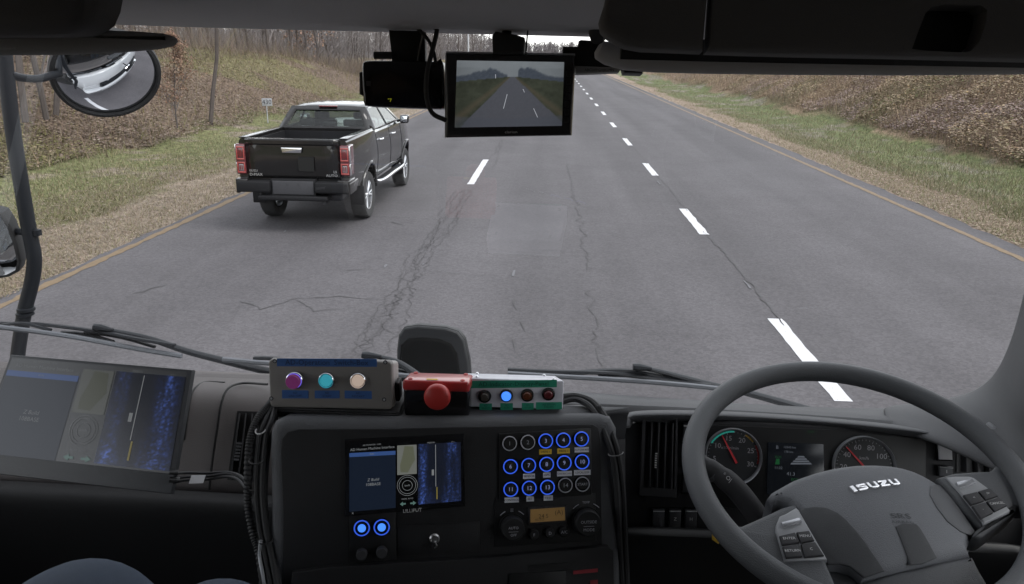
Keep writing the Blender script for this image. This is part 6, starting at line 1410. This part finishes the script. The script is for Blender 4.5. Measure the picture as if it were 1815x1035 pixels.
a = P(1091, 803, 1.04); m_ = MB(); m_.tube([a+Vector((.011*math.cos(t), .009*math.sin(t), .002*math.cos(t))) for t in np.linspace(math.pi, 2*math.pi, 12)], .0010, 6); m_.build('cable_tie', nmat('grey_tie', (.12, .12, .12), .5), rc_)
# switch on the A pillar side (small chrome fitting by the wheel's right)
m_ = MB(); m_.tube(smooth([P(1750, 752, 1.14), P(1762, 760, 1.13), P(1775, 772, 1.12)], 3), .005, 8); m_.build('pillar_fitting', M_pod, cab)
# seats: the passenger's seat and the driver's, out of the picture
def seat(label, x):
    t = thing('cab_seat', label, 'seat', (x, .2, 1.38)); m_ = MB(); m_.box(x-.25, x+.25, -.05, .52, 1.42, 1.74, .06); m_.build('cushion', M_seat, t)
    m_ = MB(); m_.box(x-.25, x+.25, -.28, -.12, 1.60, 2.32, .05); m_.build('backrest', M_seat, t)
seat('dark passenger seat under the person in jeans', -.50)

# ------------------------------------------------------------------ the passenger: knees in blue jeans at the lower left
per = thing('person', 'seated passenger in blue jeans, only the knees in view at the lower left', 'person', (-.5, .2, 1.38))
def skin_body(name, verts, edges, radii, mat, parent, root, sub=2):
    me = bpy.data.meshes.new(name); po = world_loc(parent); me.from_pydata([tuple(Vector(v)-po) for v in verts], edges, []); o = bpy.data.objects.new(name, me); col.objects.link(o); o.parent = parent
    md = o.modifiers.new('skin', 'SKIN'); sv = me.skin_vertices[0].data
    for i, r in enumerate(radii): sv[i].radius = (r, r) if not isinstance(r, tuple) else r
    sv[root].use_root = True; md.use_smooth_shade = True
    s_ = o.modifiers.new('sub', 'SUBSURF'); s_.levels = sub; s_.render_levels = sub; me.materials.append(mat); return o
M_jean = nmat('blue_jeans', (.058, .078, .115), .85, bump=.8, bscale=1600, var=.18, vscale=25); M_jack = nmat('dark_jacket', (.04, .045, .06), .85, bump=.4); M_skin = nmat('skin', (.50, .32, .24), .55); M_hair = nmat('black_hair', (.015, .013, .012), .6)
kl = P(186, 992, .745); kr = P(402, 1024, .79)
V_ = [(-.50, .14, 1.86), (-.50, .11, 2.02), (-.50, .10, 2.18), (-.50, .10, 2.31), (-.50, .11, 2.37),
      (-.585, .24, 1.83), (-.57, .46, kl.z-.03), (kl.x, kl.y-.03, kl.z-.022), (kl.x-.0, kl.y+.06, kl.z-.20), (kl.x, kl.y+.07, 1.46),
      (-.415, .24, 1.83), (-.37, .50, kr.z+.0), (kr.x, kr.y-.03, kr.z-.03), (kr.x+.0, kr.y+.06, kr.z-.20), (kr.x, kr.y+.07, 1.46),
      (-.66, .10, 2.27), (-.70, .12, 2.08), (-.67, .28, 1.97), (-.34, .10, 2.27), (-.30, .12, 2.08), (-.34, .26, 1.97)]
E_ = [(0, 1), (1, 2), (2, 3), (3, 4), (0, 5), (5, 6), (6, 7), (7, 8), (8, 9), (0, 10), (10, 11), (11, 12), (12, 13), (13, 14), (3, 15), (15, 16), (16, 17), (3, 18), (18, 19), (19, 20)]
Rr = [.15, .14, .15, .07, .055, .088, .068, .061, .058, .055, .095, .08, .066, .06, .055, .065, .05, .042, .065, .05, .042]
bd = skin_body('body', V_, E_, Rr, M_jean, per, 0, sub=3)
m_ = MB(); m_.lathe([(.135, 1.88), (.165, 1.95), (.17, 2.15), (.15, 2.27), (.08, 2.34), (.07, 2.37)], (-.50, .10, 0), 'z', 28); m_.build('jacket', M_jack, per)
m_ = MB(); bmesh.ops.create_uvsphere(m_.bm, u_segments=28, v_segments=20, radius=1)
for v_ in m_.bm.verts:
    x, y, z = v_.co; k = 1-.22*max(0, -z)**2; fy = 1+.04*max(0, y); nose = .022*math.exp(-((x/.12)**2+((z+.12)/.18)**2))*(y > .5); eye = -.006*math.exp(-(((abs(x)-.38)/.13)**2+((z-.05)/.10)**2))*(y > .5)
    v_.co = Vector((-.50+x*.075*k, .13+y*.098*k*fy+nose+eye, 2.475+z*.115))
m_.box(-.52, -.48, .222, .228, 2.418, 2.424, .002)
for s_ in (-1, 1): m_.box(-.50+s_*.078-.006, -.50+s_*.078+.006, .11, .14, 2.45, 2.505, .005)
hd = m_.build('head', M_skin, per)
m_ = MB(); bmesh.ops.create_uvsphere(m_.bm, u_segments=24, v_segments=16, radius=1)
for v_ in m_.bm.verts: x, y, z = v_.co; v_.co = Vector((-.50+x*.083, .115+y*.100-(.01 if y > 0 else 0), 2.50+max(z, -.35)*.105))
m_.build('hair', M_hair, hd)
for s_, wp in ((-1, Vector((-.67, .28, 1.97))), (1, Vector((-.34, .26, 1.97)))):
    vs = [wp, wp+Vector((0, .05, -.005))]; es_ = [(0, 1)]; rs = [.026, (.038, .016)]
    for k in range(4):
        b0 = len(vs); x = (-.027+.018*k); ln = [.030, .036, .034, .027][k]
        vs += [wp+Vector((x, .10, -.008)), wp+Vector((x*1.1, .10+ln, -.016)), wp+Vector((x*1.15, .10+ln*1.8, -.034))]; es_ += [(1, b0), (b0, b0+1), (b0+1, b0+2)]; rs += [.0095, .0085, .0075]
    b0 = len(vs); vs += [wp+Vector((-s_*.04, .065, -.01)), wp+Vector((-s_*.052, .095, -.02))]; es_ += [(1, b0), (b0, b0+1)]; rs += [.011, .009]
    skin_body('hand', vs, es_, rs, M_skin, bd, 0, sub=1)
